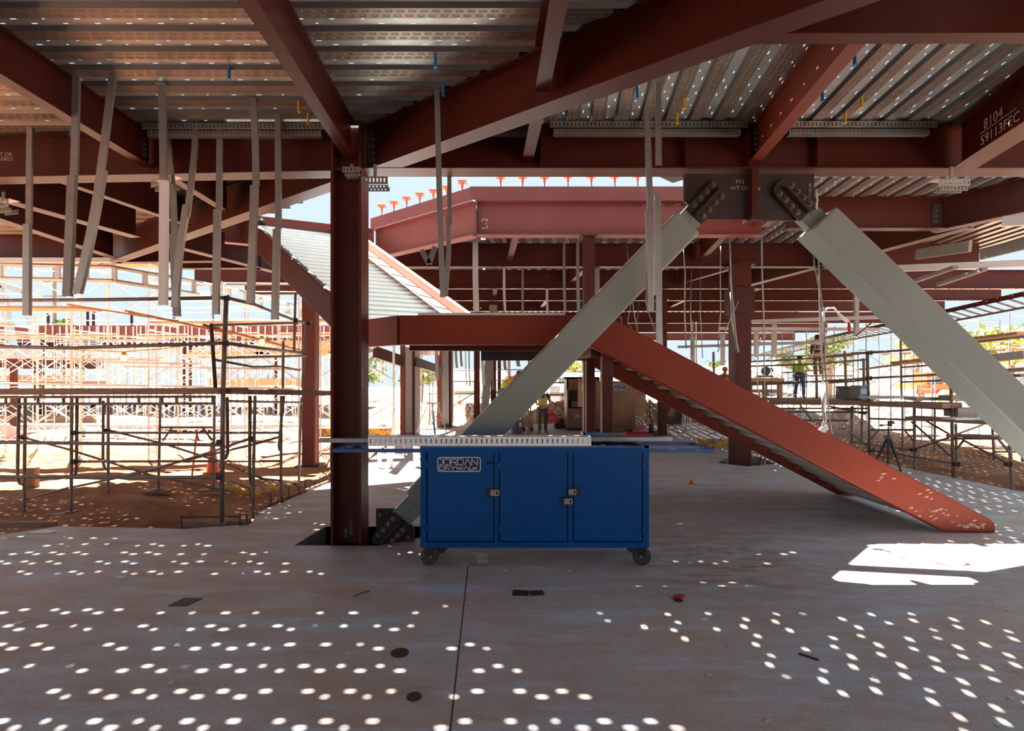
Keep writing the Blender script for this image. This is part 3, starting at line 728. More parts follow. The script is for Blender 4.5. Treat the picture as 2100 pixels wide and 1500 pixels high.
MB().box((xl+.06, YC+.035, zb+.05), (xr-.06, YC+.046, zt_-.05)).build('door_gap', 'gap', cart)
doors = []
for a, b in ((876.5, 1012.5), (1025, 1163.5), (1177, 1317)):
    d = MB().box((cx(a), YC+.004, cz(1111)), (cx(b), YC+.034, cz(929))).build('door', 'blue', cart, bevel=.004)
    doors.append(d)
for d, x in ((doors[0], 874.5), (doors[1], 1023.6), (doors[2], 1319)):
    for y0, y1 in ((948, 962), (1076, 1091)): MB().tube((cx(x), YC-.004, cz(y1)), (cx(x), YC-.004, cz(y0)), .011, 8).build('hinge', 'blue', d)
def latch(d, x0, y0, x1, y1, plate_left):
    p = MB().box((cx(x0), YC-.018, cz(y1)), (cx(x1), YC+.004, cz(y0)))
    l = p.build('latch', 'dark', d, bevel=.006)
    if plate_left: a, b = x0, x0+(x1-x0)*.62
    else: a, b = x0+(x1-x0)*.30, x1
    MB().box((cx(a), YC-.026, cz(y1-2)), (cx(b), YC-.017, cz(y0+2))).build('latch_plate', 'galv', l, bevel=.003)
    MB().box((cx((a+b)/2+3), YC-.029, cz(y1-5)), (cx((a+b)/2+6), YC-.0255, cz(y0+5))).build('keyhole', 'gap', l)
latch(doors[0], 998, 1002, 1024, 1019, False)
latch(doors[2], 1165, 1001, 1191, 1017, True)
latch(doors[1], 1149, 1020, 1174, 1036, False)
MB().box((cx(997), YC-.004, cz(951.5)), (cx(1012), YC+.004, cz(947.5))).build('black_tab', 'gap', doors[0])
# logo
lg = MB().box((cx(897), YC-.001, cz(968)), (cx(986), YC+.0042, cz(938))).build('logo_plate', 'navy', doors[0])
bd = MB()
def rrect(x0, y0, x1, y1, r, w, y):
    out = []
    for (cxx, cyy, a0) in ((x1-r, y1-r, 0), (x0+r, y1-r, 90), (x0+r, y0+r, 180), (x1-r, y0+r, 270)):
        for k in range(5):
            a = math.radians(a0+22.5*k); out.append((cxx+r*math.cos(a), cyy+r*math.sin(a), cxx+(r-w)*math.cos(a), cyy+(r-w)*math.sin(a)))
    n = len(out)
    bd.add([V(o_[0], y, o_[1]) for o_ in out]+[V(o_[2], y, o_[3]) for o_ in out], [(i,(i+1)%n,n+(i+1)%n,n+i) for i in range(n)])
rrect(cx(897), cz(968), cx(986), cz(938), .03, .009, YC-.0022)
bd.build('logo_border', 'white', lg)
def strokes(parent, glyphs, x0, z0, w, h, gap, y, th, dirx=1, m='white'):
    """angular logo lettering drawn as strokes; each glyph is a list of poly-lines on a unit box"""
    x = x0
    for gl in glyphs:
        ww = w*gl[0]; mb = MB()
        for ln in gl[1]:
            for (a, b), (c, d) in zip(ln, ln[1:]):
                p, q_ = V(x+a*ww, y, z0+b*h), V(x+c*ww, y, z0+d*h); t = (q_-p).normalized()
                mb.bar(p-t*th*.5, q_+t*th*.5, .0016, th, V(-t.z, 0, t.x))
        mb.build('letter', m, parent); x += ww+gap
LJ = (.55, [[(0,.02),(.75,.02),(.95,.2),(.95,1),(.1,1)]]); LO = (1, [[(.08,0),(.92,0),(1,.1),(1,.9),(.92,1),(.08,1),(0,.9),(0,.1),(.08,0)]])
LR = (.9, [[(0,0),(0,1),(.9,1),(1,.85),(1,.6),(.9,.48),(.1,.48)], [(.55,.48),(1,0)]]); LD = (.95, [[(0,0),(.75,0),(1,.25),(1,.75),(.75,1),(0,1),(0,0)]])
LA = (1.05, [[(0,0),(.5,1),(1,0)]]); LN = (.9, [[(0,0),(0,1),(1,0),(1,1.0)]]); LY = (.9, [[(0,1),(.5,.5),(1,1)], [(.5,.5),(.5,0)]])
LW = (1.25, [[(0,1),(.25,0),(.5,.8),(.75,0),(1,1)]]); LL = (.6, [[(0,1),(0,0),(1,0)]]); LI = (.1, [[(.5,0),(.5,1)]]); LC = (.8, [[(1,0),(0,0),(0,1),(1,1)]])
JORDAN, DRYWAL, INC = [LJ, LO, LR, LD, LA, LN], [LD, LR, LY, LW, LA, LL], [LI, LN, LC]
def logo(parent, X, Z, wid, hei, y):
    strokes(parent, JORDAN, X+wid*.05, Z+hei*.47, wid*.143, hei*.40, wid*.021, y, hei*.046)
    strokes(parent, DRYWAL, X+wid*.05, Z+hei*.13, wid*.112, hei*.24, wid*.026, y, hei*.044)
    strokes(parent, INC, X+wid*.82, Z+hei*.16, wid*.04, hei*.14, wid*.014, y, hei*.028)
logo(lg, cx(897), cz(968), cx(986)-cx(897), cz(938)-cz(968), YC-.003)
# top: deck pan with saw well, work surface
MB().box((xl, YC, zt_), (cx(1212), YB, zt_+.02)).build('work_top', 'blueframe', cart)
MB().box((cx(1212), YC+.60, zt_), (xr, YB, zt_+.02)).box((cx(1212), YC, zt_-.002), (xr, YC+.03, zt_+.02)).box((xr-.05, YC, zt_), (xr, YB, zt_+.02)).build('well_rim', 'blueframe', cart)
MB().box((cx(1212), YC+.03, zt_-.018), (xr-.05, YC+.60, zt_-.012)).build('saw_well', 'gap', cart)
for (name, s_, x0, x1) in (('outrigger_frame', -1, cx(682), xl), ('outrigger_frame', 1, xr, cx(1466))):
    f = MB(); z = zt_-.015
    f.box((min(x0,x1), YC, z-.038), (max(x0,x1), YC+.045, z)); f.box((min(x0,x1), YC+.50, z-.03), (max(x0,x1), YC+.545, z+.01))
    xe = x0 if s_ < 0 else x1
    f.box((min(xe, xe-s_*.05), YC+.045, z-.035), (max(xe, xe-s_*.05), YC+.50, z-.001))
    f.build(name, 'blueframe', cart, bevel=.004)
for (x, y, wz) in ((881, YC+.12, 20), (1316, YC+.12, -25), (905, YC+.52, 35), (1300, YC+.52, -15)):
    X = (x-PX)/F*(y); r = .105; a = math.radians(wz)
    cs = MB().box((X-.06, y-.05, zb-.012), (X+.06, y+.07, zb)).build('caster', 'dark', cart)
    R = Matrix.Rotation(a, 3, 'Z')
    fk = MB()
    for s_ in (-1, 1):
        pts = [V(-.03, s_*.032, .105), V(.03, s_*.032, .105), V(.05, s_*.032, zb-.012), V(-.05, s_*.032, zb-.012)]
        fk.prism([R @ p+V(X, y, 0) for p in pts], R @ V(0, .006*s_, 0))
    fk.build('fork', 'dark', cs)
    wv = MB().lathe((0,0,0), [(.045,-.026),(.088,-.026),(.105,-.016),(.105,.016),(.088,.026),(.045,.026)], 24, 'Y')
    for k in range(6):
        q_ = PI*k/3; wv.cbox((.066*math.cos(q_), 0, .066*math.sin(q_)), .05, .056, .016, 0, 0, -q_)
    for k in range(len(wv.v)): wv.v[k] = R @ wv.v[k]+V(X, y, r)
    wv.build('wheel', 'rubber', cs)
    MB().tube(R @ V(0,-.045,0)+V(X,y,r), R @ V(0,.045,0)+V(X,y,r), .014, 10).build('axle', 'galv', cs)

# slotted channel, stud, saw tray on the cart
def slotted_leg(mb, p0, p1, up, zlo, zhi, pitch, slot, f0=.30, f1=.78):
    """one leg of a slotted track: a strip from p0 to p1 with a row of real upright slots"""
    p0, p1, up = Vector(p0), Vector(p1), Vector(up).normalized(); t = (p1-p0).normalized(); L = (p1-p0).length
    def qd(a, b, c, d): mb.add([p0+t*a+up*c, p0+t*b+up*c, p0+t*b+up*d, p0+t*a+up*d], [(0,1,2,3)])
    h = zhi-zlo
    qd(0, L, zlo, zlo+h*f0); qd(0, L, zlo+h*f1, zhi)
    x, last = pitch*.5, 0
    while x < L-pitch*.4:
        qd(last, x-slot/2, zlo+h*f0, zlo+h*f1); last = x+slot/2; x += pitch
    qd(last, L, zlo+h*f0, zlo+h*f1)
def track(label, p0, p1, back, h, pitch=.05, slot=.014, m='galv', web_z='top', group='slotted metal tracks', web=None):
    p0, p1, back = Vector(p0), Vector(p1), Vector(back); o = MB(); slotted_leg(o, p0, p1, (0,0,1), 0, h, pitch, slot); o.add([p0+back, p1+back, p1+back+V(0,0,h), p0+back+V(0,0,h)], [(0,1,2,3)])
    z = V(0,0,h if web_z == 'top' else 0)
    o.add([p0+z, p1+z, p1+back+z, p0+back+z], [(0,1,2,3)])
    ob = o.build('slotted_track', m); sd = ob.modifiers.new('thickness', 'SOLIDIFY'); sd.thickness = .0015
    return tag(ob, label, 'track', group)
zc = zt_+.022
track('long white slotted track lying on the blue cart', (cx(755), YC-.01, zc), (cx(1212), YC-.01, zc), (0, .15, 0), cz(896)-zc, .0568, .016, 'bright_track')
o = MB()
for a, b in (((cx(657)*1.06, YC+.30, zc), (cx(1383)*1.06, YC+.45, zc)),):
    o.prof(a, b, [(-.045,.002),(.045,.002),(.045,.046),(.042,.046),(.042,.006),(-.042,.006),(-.042,.046),(-.045,.046)])
ob = o.build('metal_stud', 'galv'); tag(ob, 'long grey stud lying behind the white slotted track on the cart', 'stud')
sw = thing('saw_tray', 'blue and grey saw base standing on the right end of the cart', 'saw', (cx(1250)*1.07, YC+.62, zc))
a, b, c = 1.16, 1.46, 1.68
MB().box((a, YC+.52, zc), (b, YC+.56, zc+.085)).box((a, YC+.52, zc), (a+.02, YC+.72, zc+.085)).build('tray_front', mat('saw_blue', (.05,.20,.36), .4), sw)
MB().box((b, YC+.52, zc), (c, YC+.56, zc+.085)).box((a+.02, YC+.56, zc), (c, YC+.72, zc+.03)).build('tray_side', 'greybox', sw)

# ------------------------------------------------------------------ slotted tracks under the deck, brackets
zk = ZD-.012
def ceil_track(label, x0, x1, y, low=.075, m='galv'):
    t = thing('slotted_track', label, 'track', ((x0+x1)/2, y, zk), 'slotted tracks under the deck')
    o = MB(); slotted_leg(o, (x0, y, zk-.085), (x1, y, zk-.085), (0,0,1), 0, .085, .05, .012); o.add([(x0,y,zk),(x1,y,zk),(x1,y+.12,zk),(x0,y+.12,zk)], [(0,1,2,3)])
    o.build('outer_track', m, t)
    o = MB(); slotted_leg(o, (x0+.05, y+.03, zk-.085-low), (x1-.07, y+.03, zk-.085-low), (0,0,1), 0, low, .05, .012); slotted_leg(o, (x0+.05, y+.10, zk-.085-low), (x1-.07, y+.10, zk-.085-low), (0,0,1), 0, low, .05, .012)
    o.add([(x0+.05,y+.03,zk-.085-low),(x1-.07,y+.03,zk-.085-low),(x1-.07,y+.10,zk-.085-low),(x0+.05,y+.10,zk-.085-low)], [(0,1,2,3)])
    o.build('inner_track', 'galv_d', t)
def tx(px, d): return (px-PX)/F*d
ceil_track('double slotted track above chalked girder on the left', tx(312, 6.75), tx(668, 6.55), 6.55)
ceil_track('short slotted track left of the stub beam', tx(1000, 6.5), tx(1093, 6.5), 6.5)
ceil_track('slotted track between the stub beam and the scraped beam', tx(1128, 6.5), tx(1533, 6.5), 6.5)
ceil_track('slotted track right of the scraped beam', tx(1614, 6.5), tx(1922, 6.5), 6.5)
def bracket(label, px, py, wpx, hpx, d, rz=0, two=True):
    w, h = wpx/F*d, hpx/F*d; p = W(px, py, d)
    b = thing('slotted_bracket', label, 'bracket', p, 'slotted brackets at beam ends')
    R = Matrix.Rotation(rz, 3, 'Z')
    o = MB(); slotted_leg(o, p+R @ V(-w/2,0,-h/2), p+R @ V(w/2,0,-h/2), (0,0,1), 0, h, .045, .014)
    o.add([p+R @ V(-w/2,0,h/2), p+R @ V(w/2,0,h/2), p+R @ V(w/2,.15,h/2), p+R @ V(-w/2,.15,h/2)], [(0,1,2,3)]).build('outer_leg', 'galv', b)
    if two:
        o = MB(); slotted_leg(o, p+R @ V(-w*.4,.03,-h), p+R @ V(w*.5,.03,-h), (0,0,1), 0, h*.55, .045, .014); slotted_leg(o, p+R @ V(-w*.4,.12,-h), p+R @ V(w*.5,.12,-h), (0,0,1), 0, h*.55, .045, .014); o.build('inner_leg', 'galv_d', b)
    top = p+V(0, .05, h/2)
    MB().box((top.x-.02, top.y-.02, top.z), (top.x+.02, top.y, max(ZB-.002, top.z+.02))).build('hanger_clip', 'galv', b)
    return b
bracket('slotted metal bracket at the top left of the near column', 720, 348, 36, 12, 6.42)
bracket('slotted metal bracket below the diagonal girder at the near column', 768, 370, 55, 16, 6.42)
bracket('slotted metal bracket under the chalked girder', 330, 372, 66, 17, 6.75, math.radians(-25))
bracket('slotted metal bracket at the left edge under the girder', 2, 418, 44, 18, 7.4, math.radians(-15))
bracket('slotted metal bracket under the chalk-numbered girder at right', 1957, 374, 66, 16, 6.5)

# ------------------------------------------------------------------ straps hanging from the deck
def hang(label, pts, w=.075, m='galv', m2='galv', split=None, facing=0., group='metal studs hanging from the deck', d=None, lower_off=8):
    d = F*(H-ZD)/(pts[0][1]-PY) if d is None else d
    P3 = [W(x, y, d) for x, y in pts]
    t = thing('hanging_stud', label, 'stud', P3[0], group)
    wx, wy = math.cos(facing), math.sin(facing)
    def chan(pp, ww, dep, mm, nm):
        o = MB(); prof = [(-.5,0),(.5,0),(.5,1),(.45,1),(.45,.14),(-.45,.14),(-.45,1),(-.5,1)]
        n = len(prof); b = 0; vs = []
        for p in pp: vs += [p+V(a*ww*wx-c*dep*wy*-1*0, a*ww*wy+c*dep, 0) for a, c in prof]
        fs = [(k*n+i, k*n+(i+1)%n, (k+1)*n+(i+1)%n, (k+1)*n+i) for k in range(len(pp)-1) for i in range(n)]
        fs += [(0,1,4,5), (1,2,3,4), (0,5,6,7)] + [tuple((len(pp)-1)*n+i for i in q_) for q_ in ((0,1,4,5), (1,2,3,4), (0,5,6,7))]
        o.add(vs, fs); return o.build(nm, mm, t)
    def smooth(pp):
        out = []
        for k in range(len(pp)-1):
            for j in range(4):
                s_ = j/4; a = pp[max(k-1,0)]; b = pp[k]; c = pp[k+1]; e = pp[min(k+2,len(pp)-1)]
                out.append(.5*((2*b)+(c-a)*s_+(2*a-5*b+4*c-e)*s_*s_+(3*b-a-3*c+e)*s_**3))
        return out+[pp[-1]]
    S3 = smooth(P3) if len(P3) > 2 else P3
    if split is None: chan(S3, w, .03, m, 'channel')
    else:
        zs = H-(split-PY)/F*d
        up = [p for p in S3 if p.z >= zs-.25]; lo = [p for p in S3 if p.z <= zs+.05]
        if len(up) < 2: up = S3[:2]
        if len(lo) < 2: lo = S3[-2:]
        chan(up, w, .03, m, 'upper_channel')
        chan([p+V(-lower_off/F*d*.4, -.012, 0) for p in lo], w*1.12, .05, m2, 'lower_channel')
    p = P3[0]; MB().box((p.x-w*.6, p.y-.03, p.z-.005), (p.x+w*.6, p.y+.04, p.z+.004)).build('foot_clip', m, t)
    return t
hang('hanging stud nearest the left picture edge', [(60, 262), (58, 400), (57, 647)], split=437, m='galv_d')
hang('dark hanging stud in front of the upper left beam, left of the leaning one', [(155, 153), (150, 360), (140, 608)], split=357, m='galv_d', m2='galv_d')
hang('hanging stud leaning strongly to the left', [(230, 148), (205, 348), (182, 480), (154, 603)], split=345, lower_off=-8)
hang('hanging stud with a white lower half', [(330, 172), (334, 370), (332, 626)], split=368, m2='white', lower_off=-3)
hang('bowed hanging stud crossing just right of the white one', [(340, 262), (352, 380), (357, 480), (365, 649)], split=460, m='galv_d', m2='galv_d')
hang('bowed hanging stud curving back to the left', [(399, 266), (398, 310), (385, 420), (370, 520), (361, 630)], split=420, d=6.6)
hang('hanging stud in front of pale spatter on the girder, left one', [(450, 258), (448, 430), (445, 645)], split=430, m='galv_d')
hang('hanging stud in front of pale spatter on the girder, right one', [(519, 205), (524, 380), (516, 622)], split=385)
hang('hanging stud beside the near column, last of the left cluster', [(569, 243), (570, 470), (566, 656)], split=468)
hang('long hanging stud crossing the diagonal girder', [(896, 182), (901, 400), (908, 610)], w=.062, split=None, m='galv')
hang('shorter hanging stud behind the long one at the diagonal girder', [(921, 312), (922, 440), (923, 515), (916, 609)], w=.055, d=6.9, m='galv', m2='galv_d', split=440)
hang('long hanging stud just left of the near brace, left one', [(1327, 228), (1334, 430), (1338, 641)], w=.07, split=428)
hang('long hanging stud in front of the near brace, right one', [(1350, 170), (1352, 400), (1352, 606)], w=.062, m='galv', split=350)
o = MB(); pp = [W(864, 513, 7.2), W(880, 541, 7.2), W(892, 506, 7.2)]
for k in range(2): o.bar(pp[k], pp[k+1], .012, .075, (1,0,0))
ob = o.build('metal_strip', 'galv_d'); tag(ob, 'bent V shaped strip of sheet metal hanging beside the studs', 'strip')
for i, (x, y0, y1, w, d) in enumerate([(975, 494, 640, .14, 12.6), (1157, 488, 640, .06, 12.6), (1185, 488, 640, .08, 12.6), (1034, 548, 640, .07, 14.5), (1072, 548, 720, .06, 14.5), (1352, 560, 722, .11, 9.6), (1122, 596, 646, .07, 16),
        (1225, 553, 620, .12, 12.9), (895, 700, 780, .1, 17), (990, 720, 790, .12, 19), (1010, 725, 800, .1, 21), (1035, 728, 760, .12, 21), (1044, 724, 790, .1, 19), (1062, 728, 752, .16, 22), (1085, 724, 775, .1, 22), (1100, 724, 760, .1, 22),
        (935, 700, 755, .1, 21), (945, 700, 752, .1, 22), (955, 700, 790, .05, 20), (962, 700, 792, .05, 20), (1420, 690, 770, .08, 22), (1428, 690, 780, .06, 24)]):
    hang('rear hanging stud, %s of the row behind the stair landing' % (ords+['twenty-first', 'twenty-second'])[i], [(x, y0-30), (x, (y0+y1)/2), (x+2, y1)], w=w, d=d, m='galv' if i % 3 else 'white_galv', group='rear hanging studs')

# ------------------------------------------------------------------ hanger tags in the deck
for i, (x, y, c, lab) in enumerate([(470, 152, 'b', 'left of the beam running to the column'), (893, 127, 'b', 'high above the long hanging stud'), (909, 186, 'b', 'touching the diagonal girder'), (1307, 191, 'b', 'near the top of the long right studs'),
        (1753, 121, 'b', 'right beside the top of the scraped beam'), (1687, 197, 'b', 'right beside the scraped beam, lower'), (579, 268, 'b', 'above the pale spatter'), (145, 271, 'b', 'behind the upper left beam'),
        (613, 220, 'y', 'left of the column beam, upper'), (632, 246, 'y', 'left of the column beam, lower'), (1389, 244, 'y', 'just above the middle slotted track'), (1403, 213, 'y', 'above the middle slotted track, higher'),
        (1767, 210, 'y', 'above the right slotted track, upper'), (1733, 243, 'y', 'above right slotted track, lower')]):
    d = F*(H-ZD)/(y-12-PY); p = W(x, y, d)
    o = MB().tube((p.x, p.y, p.z-.055), (p.x, p.y, ZD+.01), .016, 10).tube((p.x, p.y, p.z-.06), (p.x, p.y, p.z-.055), .021, 10)
    tag(o.build('deck_hanger', 'bluetag' if c == 'b' else 'yellowtag'), '%s hanger sleeve poking through the deck %s' % ('blue' if c == 'b' else 'yellow', lab), 'hanger', 'hanger sleeves in the deck')

# ------------------------------------------------------------------ rebar with orange caps above the edge beam
def capped(i, px, ytop, ybase, d, cap=True):
    b = W(px, ybase, d); h = (ybase-ytop)/F*d
    t = thing('rebar_dowel', 'upright bar %s along the sunny edge beam, %s from the left' % ('with orange safety cap' if cap else 'with cap out of sight', ords[i]), 'rebar', b, 'rebar dowels on the edge beam')
    MB().tube(b, b+V(0,0,h*(.9 if cap else 1)), .009, 6).build('bar', 'rebar', t)
    c = MB(); z = b.z+h; r = .085
    c.lathe((b.x, b.y, z-.15), [(.022,0),(.026,.07),(.05,.10)], 10)
    c.add([(b.x+a, b.y+e, z-.05+q_) for q_ in (0, .025) for a, e in ((-r,-r),(r,-r),(r,r),(-r,r))], [(3,2,1,0),(4,5,6,7),(0,1,5,4),(1,2,6,5),(2,3,7,6),(3,0,4,7)])
    c.build('safety_cap', 'orange', t)
for i, (x, y, yb) in enumerate([(783, 420, 460), (808, 413, 452), (834, 404, 441), (861, 396, 431), (889, 389, 420), (917, 382, 412), (948, 370, 400)]):
    f = (x-768)/(977-768); d = 11.6+(9.75-11.6)*f; b = W(x, yb, d); capped(i, x, y, PY-(5.75-H)*F/d, d)
for i, (x, y) in enumerate([(1027, 359), (1072, 359), (1117, 359), (1165, 357), (1213, 357), (1261, 357), (1308, 356)]):
    capped(7+i, x, y, PY-(5.75-H)*F/9.8, 9.8)

# ------------------------------------------------------------------ loose wires
def wire(name, label, pts, d, r, m='galv', cat='wire', group='hanging wires'):
    return tag(MB().path([W(x, y, d if not isinstance(d, (list, tuple)) else d[k]) for k, (x, y) in enumerate(pts)], r, 6).build(name, m, smooth=True), label, cat, group)
cbl = thing('lifting_cable', 'twisted steel cable with turnbuckle hanging left of the slanting brace', 'cable', W(1688, 400, 7.0))
MB().path([W(x, y, 6.9) for x, y in ((1675, 395), (1677, 470), (1680, 560), (1682, 660), (1687, 740), (1688, 800))], .012, 7).build('main_cable', 'galv', cbl, True)
MB().path([W(x, y, 6.88) for x, y in ((1668, 500), (1670, 545), (1683, 600), (1690, 660), (1692, 760), (1700, 850), (1706, 890))], .010, 7).build('tail_cable', 'galv_d', cbl, True)
MB().path([W(x, y, 6.86) for x, y in ((1690, 660), (1688, 642), (1696, 633), (1710, 632), (1722, 645), (1735, 655), (1742, 662), (1735, 660), (1724, 650), (1718, 640))], .014, 7).build('white_loop', 'white', cbl, True)
MB().path([W(x, y, 6.86) for x, y in ((1740, 662), (1743, 672), (1741, 682), (1738, 674), (1740, 664))], .014, 7).build('red_hook', 'redcan', cbl, True)
MB().tube(W(1689, 790, 6.88), W(1690, 845, 6.88), .028, 8).build('turnbuckle', 'white_galv', cbl, True)
MB().path([W(x, y, 6.88) for x, y in ((1690, 845), (1692, 862), (1688, 876), (1680, 884))], .022, 7).prism([W(1683, 878, 6.88), W(1697, 872, 6.88), W(1700, 880, 6.88), W(1692, 888, 6.88), W(1684, 886, 6.88)], (0,.02,0)).build('end_fitting', 'galv', cbl)
hk = thing('cable_loop', 'short cable eye hanging from the corner of the right gusset', 'cable', W(1674, 388, 6.7))
MB().path([W(x, y, 6.66) for x, y in ((1674, 388), (1673, 400), (1676, 412), (1672, 422), (1674, 430))], .016, 7).build('cable', 'white_galv', hk, True)
for i, (pts, d, r) in enumerate([([(1562, 480), (1563, 560), (1566, 640), (1567, 700), (1568, 830)], 8.5, .013), ([(1571, 690), (1560, 695), (1554, 720), (1553, 790), (1560, 830)], 8.5, .009), ([(1497, 490), (1499, 580), (1510, 700), (1514, 722), (1511, 725), (1500, 650), (1498, 600)], 9.0, .015),
        ([(1515, 617), (1500, 650), (1483, 690), (1472, 722)], 9.0, .010), ([(1478, 505), (1477, 560), (1478, 640), (1472, 713)], 9.3, .010), ([(1401, 505), (1405, 560), (1404, 640), (1407, 715)], 9.3, .012), ([(1418, 553), (1416, 640), (1420, 730)], 11, .011), ([(1437, 553), (1436, 640), (1441, 735)], 11, .009),
        ([(1285, 500), (1290, 560), (1300, 640), (1310, 690)], 11, .009), ([(1300, 590), (1287, 660), (1305, 690), (1310, 620)], 11, .008), ([(1325, 560), (1324, 620), (1345, 690)], 11, .008), ([(1330, 640), (1350, 690), (1345, 700)], 11, .008)]):
    wire('hanging_wire', 'loose silver wire hanging from rear beams, %s of the braid around the right column' % ords[i], pts, d, r, 'galv')
# ------------------------------------------------------------------ scaffolds placed by eye
def tubes(parent, name, lst, m, r=.024):
    """each entry: (px,py,d),(px,py,d),... one tube = one part"""
    for pts in lst:
        P3 = [W(*p) for p in pts]
        (MB().path(P3, r, 8) if len(P3) > 2 else MB().tube(P3[0], P3[1], r, 8)).build(name, m, parent, smooth=len(P3) > 2)
def couplers(parent, lst, m='dark', s_=.05):
    for (x, y, d) in lst:
        p = W(x, y, d); MB().cbox(p, s_*1.5, s_*1.3, s_*1.3, .3).cbox(p+V(s_*.7, -.03, 0), s_*.5, s_*.6, s_*1.7).build('coupler', m, parent)
def foot(parent, x, y, d, wood=True):
    p = W(x, y, d)
    MB().box((p.x-.075, p.y-.075, p.z), (p.x+.075, p.y+.075, p.z+.012)).tube((p.x, p.y, p.z), (p.x, p.y, p.z+.14), .017, 8).build('base_plate', 'tube', parent)
DF0, DF1 = 7.74, 7.48
def df(x): return DF1+(460-x)/460*(DF0-DF1)
sc = thing('scaffold', 'dark near scaffold on the left dirt with rails, cross braces and plank level', 'scaffold', W(462, 1075, 7.48))
tubes(sc, 'post', [[(464, 609, 7.48), (457, 812, 7.48), (455, 1071, 7.48)]], 'tube', .034)
tubes(sc, 'guard_rail', [[(-60, 617, df(-60)), (200, 615, df(200)), (465, 611, 7.46)], [(-60, 710, df(-60)), (140, 714, df(140)), (300, 709, df(300)), (462, 704, 7.46)],
                         [(465, 611, 7.46), (520, 624, 8.1), (606, 658, 9.6), (632, 663, 10.2)], [(465, 704, 7.46), (540, 715, 8.4), (620, 724, 10)],
                         [(-60, 907, df(-60)), (452, 913, 7.50)], [(-60, 978, df(-60)), (452, 980, 7.50)]], 'tube', .026)
tubes(sc, 'ledger', [[(150, 888, 9.0), (575, 888, 8.8)], [(150, 947, 9.0), (575, 946, 8.8)], [(436, 667, 8.4), (610, 663, 10)], [(440, 738, 8.4), (520, 753, 9), (572, 752, 9.6), (615, 760, 10.2)], [(466, 734, 8.2), (628, 730, 10)]], 'tube', .021)
tubes(sc, 'truss_bar', [[(-60, 829, df(-60)+.05), (442, 828, 7.55)], [(-60, 815, df(-60)+.05), (442, 814, 7.55)], [(460, 823, 7.6), (620, 826, 9.8)]], 'tube', .020)
tubes(sc, 'truss_strut', [[(x, 815, df(x)+.05), (x, 829, df(x)+.05)] for x in (12, 78, 130, 205, 285, 332, 362, 436)], 'tube', .020)
tubes(sc, 'post', [[(39, 815, 9), (36, 960, 9), (36, 985, 9), (42, 993, 9), (50, 994, 9)], [(52, 815, 9.06), (49, 1062, 9.06)], [(147, 815, 9.1), (146, 1048, 9.1)], [(158, 815, 9.2), (157, 958, 9.2), (155, 972, 9.2), (148, 976, 9.2)],
                   [(222, 815, 10.2), (222, 1016, 10.2)], [(212, 822, 10.2), (211, 945, 10.2), (214, 960, 10.2), (221, 964, 10.2)], [(329, 815, 10.4), (325, 1002, 10.4)], [(440, 815, 10.4), (438, 1000, 10.4)],
                   [(523, 812, 7.85), (518, 1060, 7.85)], [(513, 812, 7.9), (512, 970, 7.9), (514, 990, 7.9), (519, 997, 7.9)], [(577, 812, 8.75), (576, 1030, 8.75)], [(582, 812, 8.85), (572, 915, 8.85), (574, 925, 8.85)], [(618, 815, 10.2), (613, 992, 10.2)], [(466, 815, 8), (467, 930, 8), (462, 940, 7.6)],
                   [(606, 600, 9.6), (603, 722, 9.6)], [(627, 664, 10.1), (620, 797, 10)], [(581, 700, 9.4), (580, 797, 9.4)]], 'tube', .026)
tubes(sc, 'leaning_post', [[(433, 664, 8.2), (442, 797, 8.2)]], 'rebar', .03)
tubes(sc, 'cross_brace', [[(45, 897, 9), (140, 922, 9), (310, 975, 9.4), (480, 1010, 8.4)], [(220, 882, 9.2), (340, 912, 9.4), (460, 950, 8.6), (540, 983, 8.0), (612, 990, 10)], [(148, 1000, 9.1), (300, 968, 9.6), (440, 925, 8.8), (518, 898, 7.9)],
                          [(228, 982, 10.2), (400, 940, 9.6), (520, 912, 8.4), (575, 896, 8.8)], [(48, 1026, 9.1), (140, 1001, 9.1)], [(334, 904, 10.4), (352, 879, 10.4)], [(436, 904, 10.4), (416, 879, 10.4)], [(329, 877, 10.4), (440, 877, 10.4)], [(329, 828, 10.4), (440, 828, 10.4)],
                          [(470, 987, 8), (512, 1003, 7.9), (517, 1030, 7.85)]], 'tube', .020)
couplers(sc, [(465, 612, 7.44), (463, 705, 7.44), (606, 658, 9.55), (632, 664, 10.1), (44, 897, 8.95), (220, 883, 9.15), (450, 907, 7.46), (450, 979, 7.46), (152, 888, 8.95), (152, 947, 8.95), (516, 900, 7.8), (605, 990, 9.9)])
for x, y, d in ((49, 1062, 9.06), (146, 1050, 9.1), (222, 1019, 10.2), (325, 1003, 10.4), (438, 1001, 10.4), (455, 1073, 7.48), (518, 1062, 7.85), (576, 1031, 8.75), (613, 993, 10.2)): foot(sc, x, y, d)
for i, (x, y, d, l) in enumerate([(146, 1055, 9.1, .62), (222, 1022, 10.2, .45), (325, 1007, 10.4, .5), (438, 1005, 10.4, .5)]):
    p = W(x, y, d); tag(MB().cbox(p, l, .24, .045, .12*i).build('wood_pad', 'wood_d'), 'wooden pad under a scaffold leg, %s from the left on the dirt' % ords[i], 'pad', 'wood pads under the left scaffold')
p0, p1 = W(372, 1078, 7.5), W(512, 1076, 7.62)
tag(MB().bar(p0+V(0,0,.035), p1+V(0,0,.035), .14, .07).build('wood_sill', 'wood_d'), 'timber sill at the slab corner under the tall scaffold post', 'timber')
fm = thing('edge_rebar', 'bent rebar cage around the timber sill at the slab corner', 'rebar', W(372, 1085, 7.4))
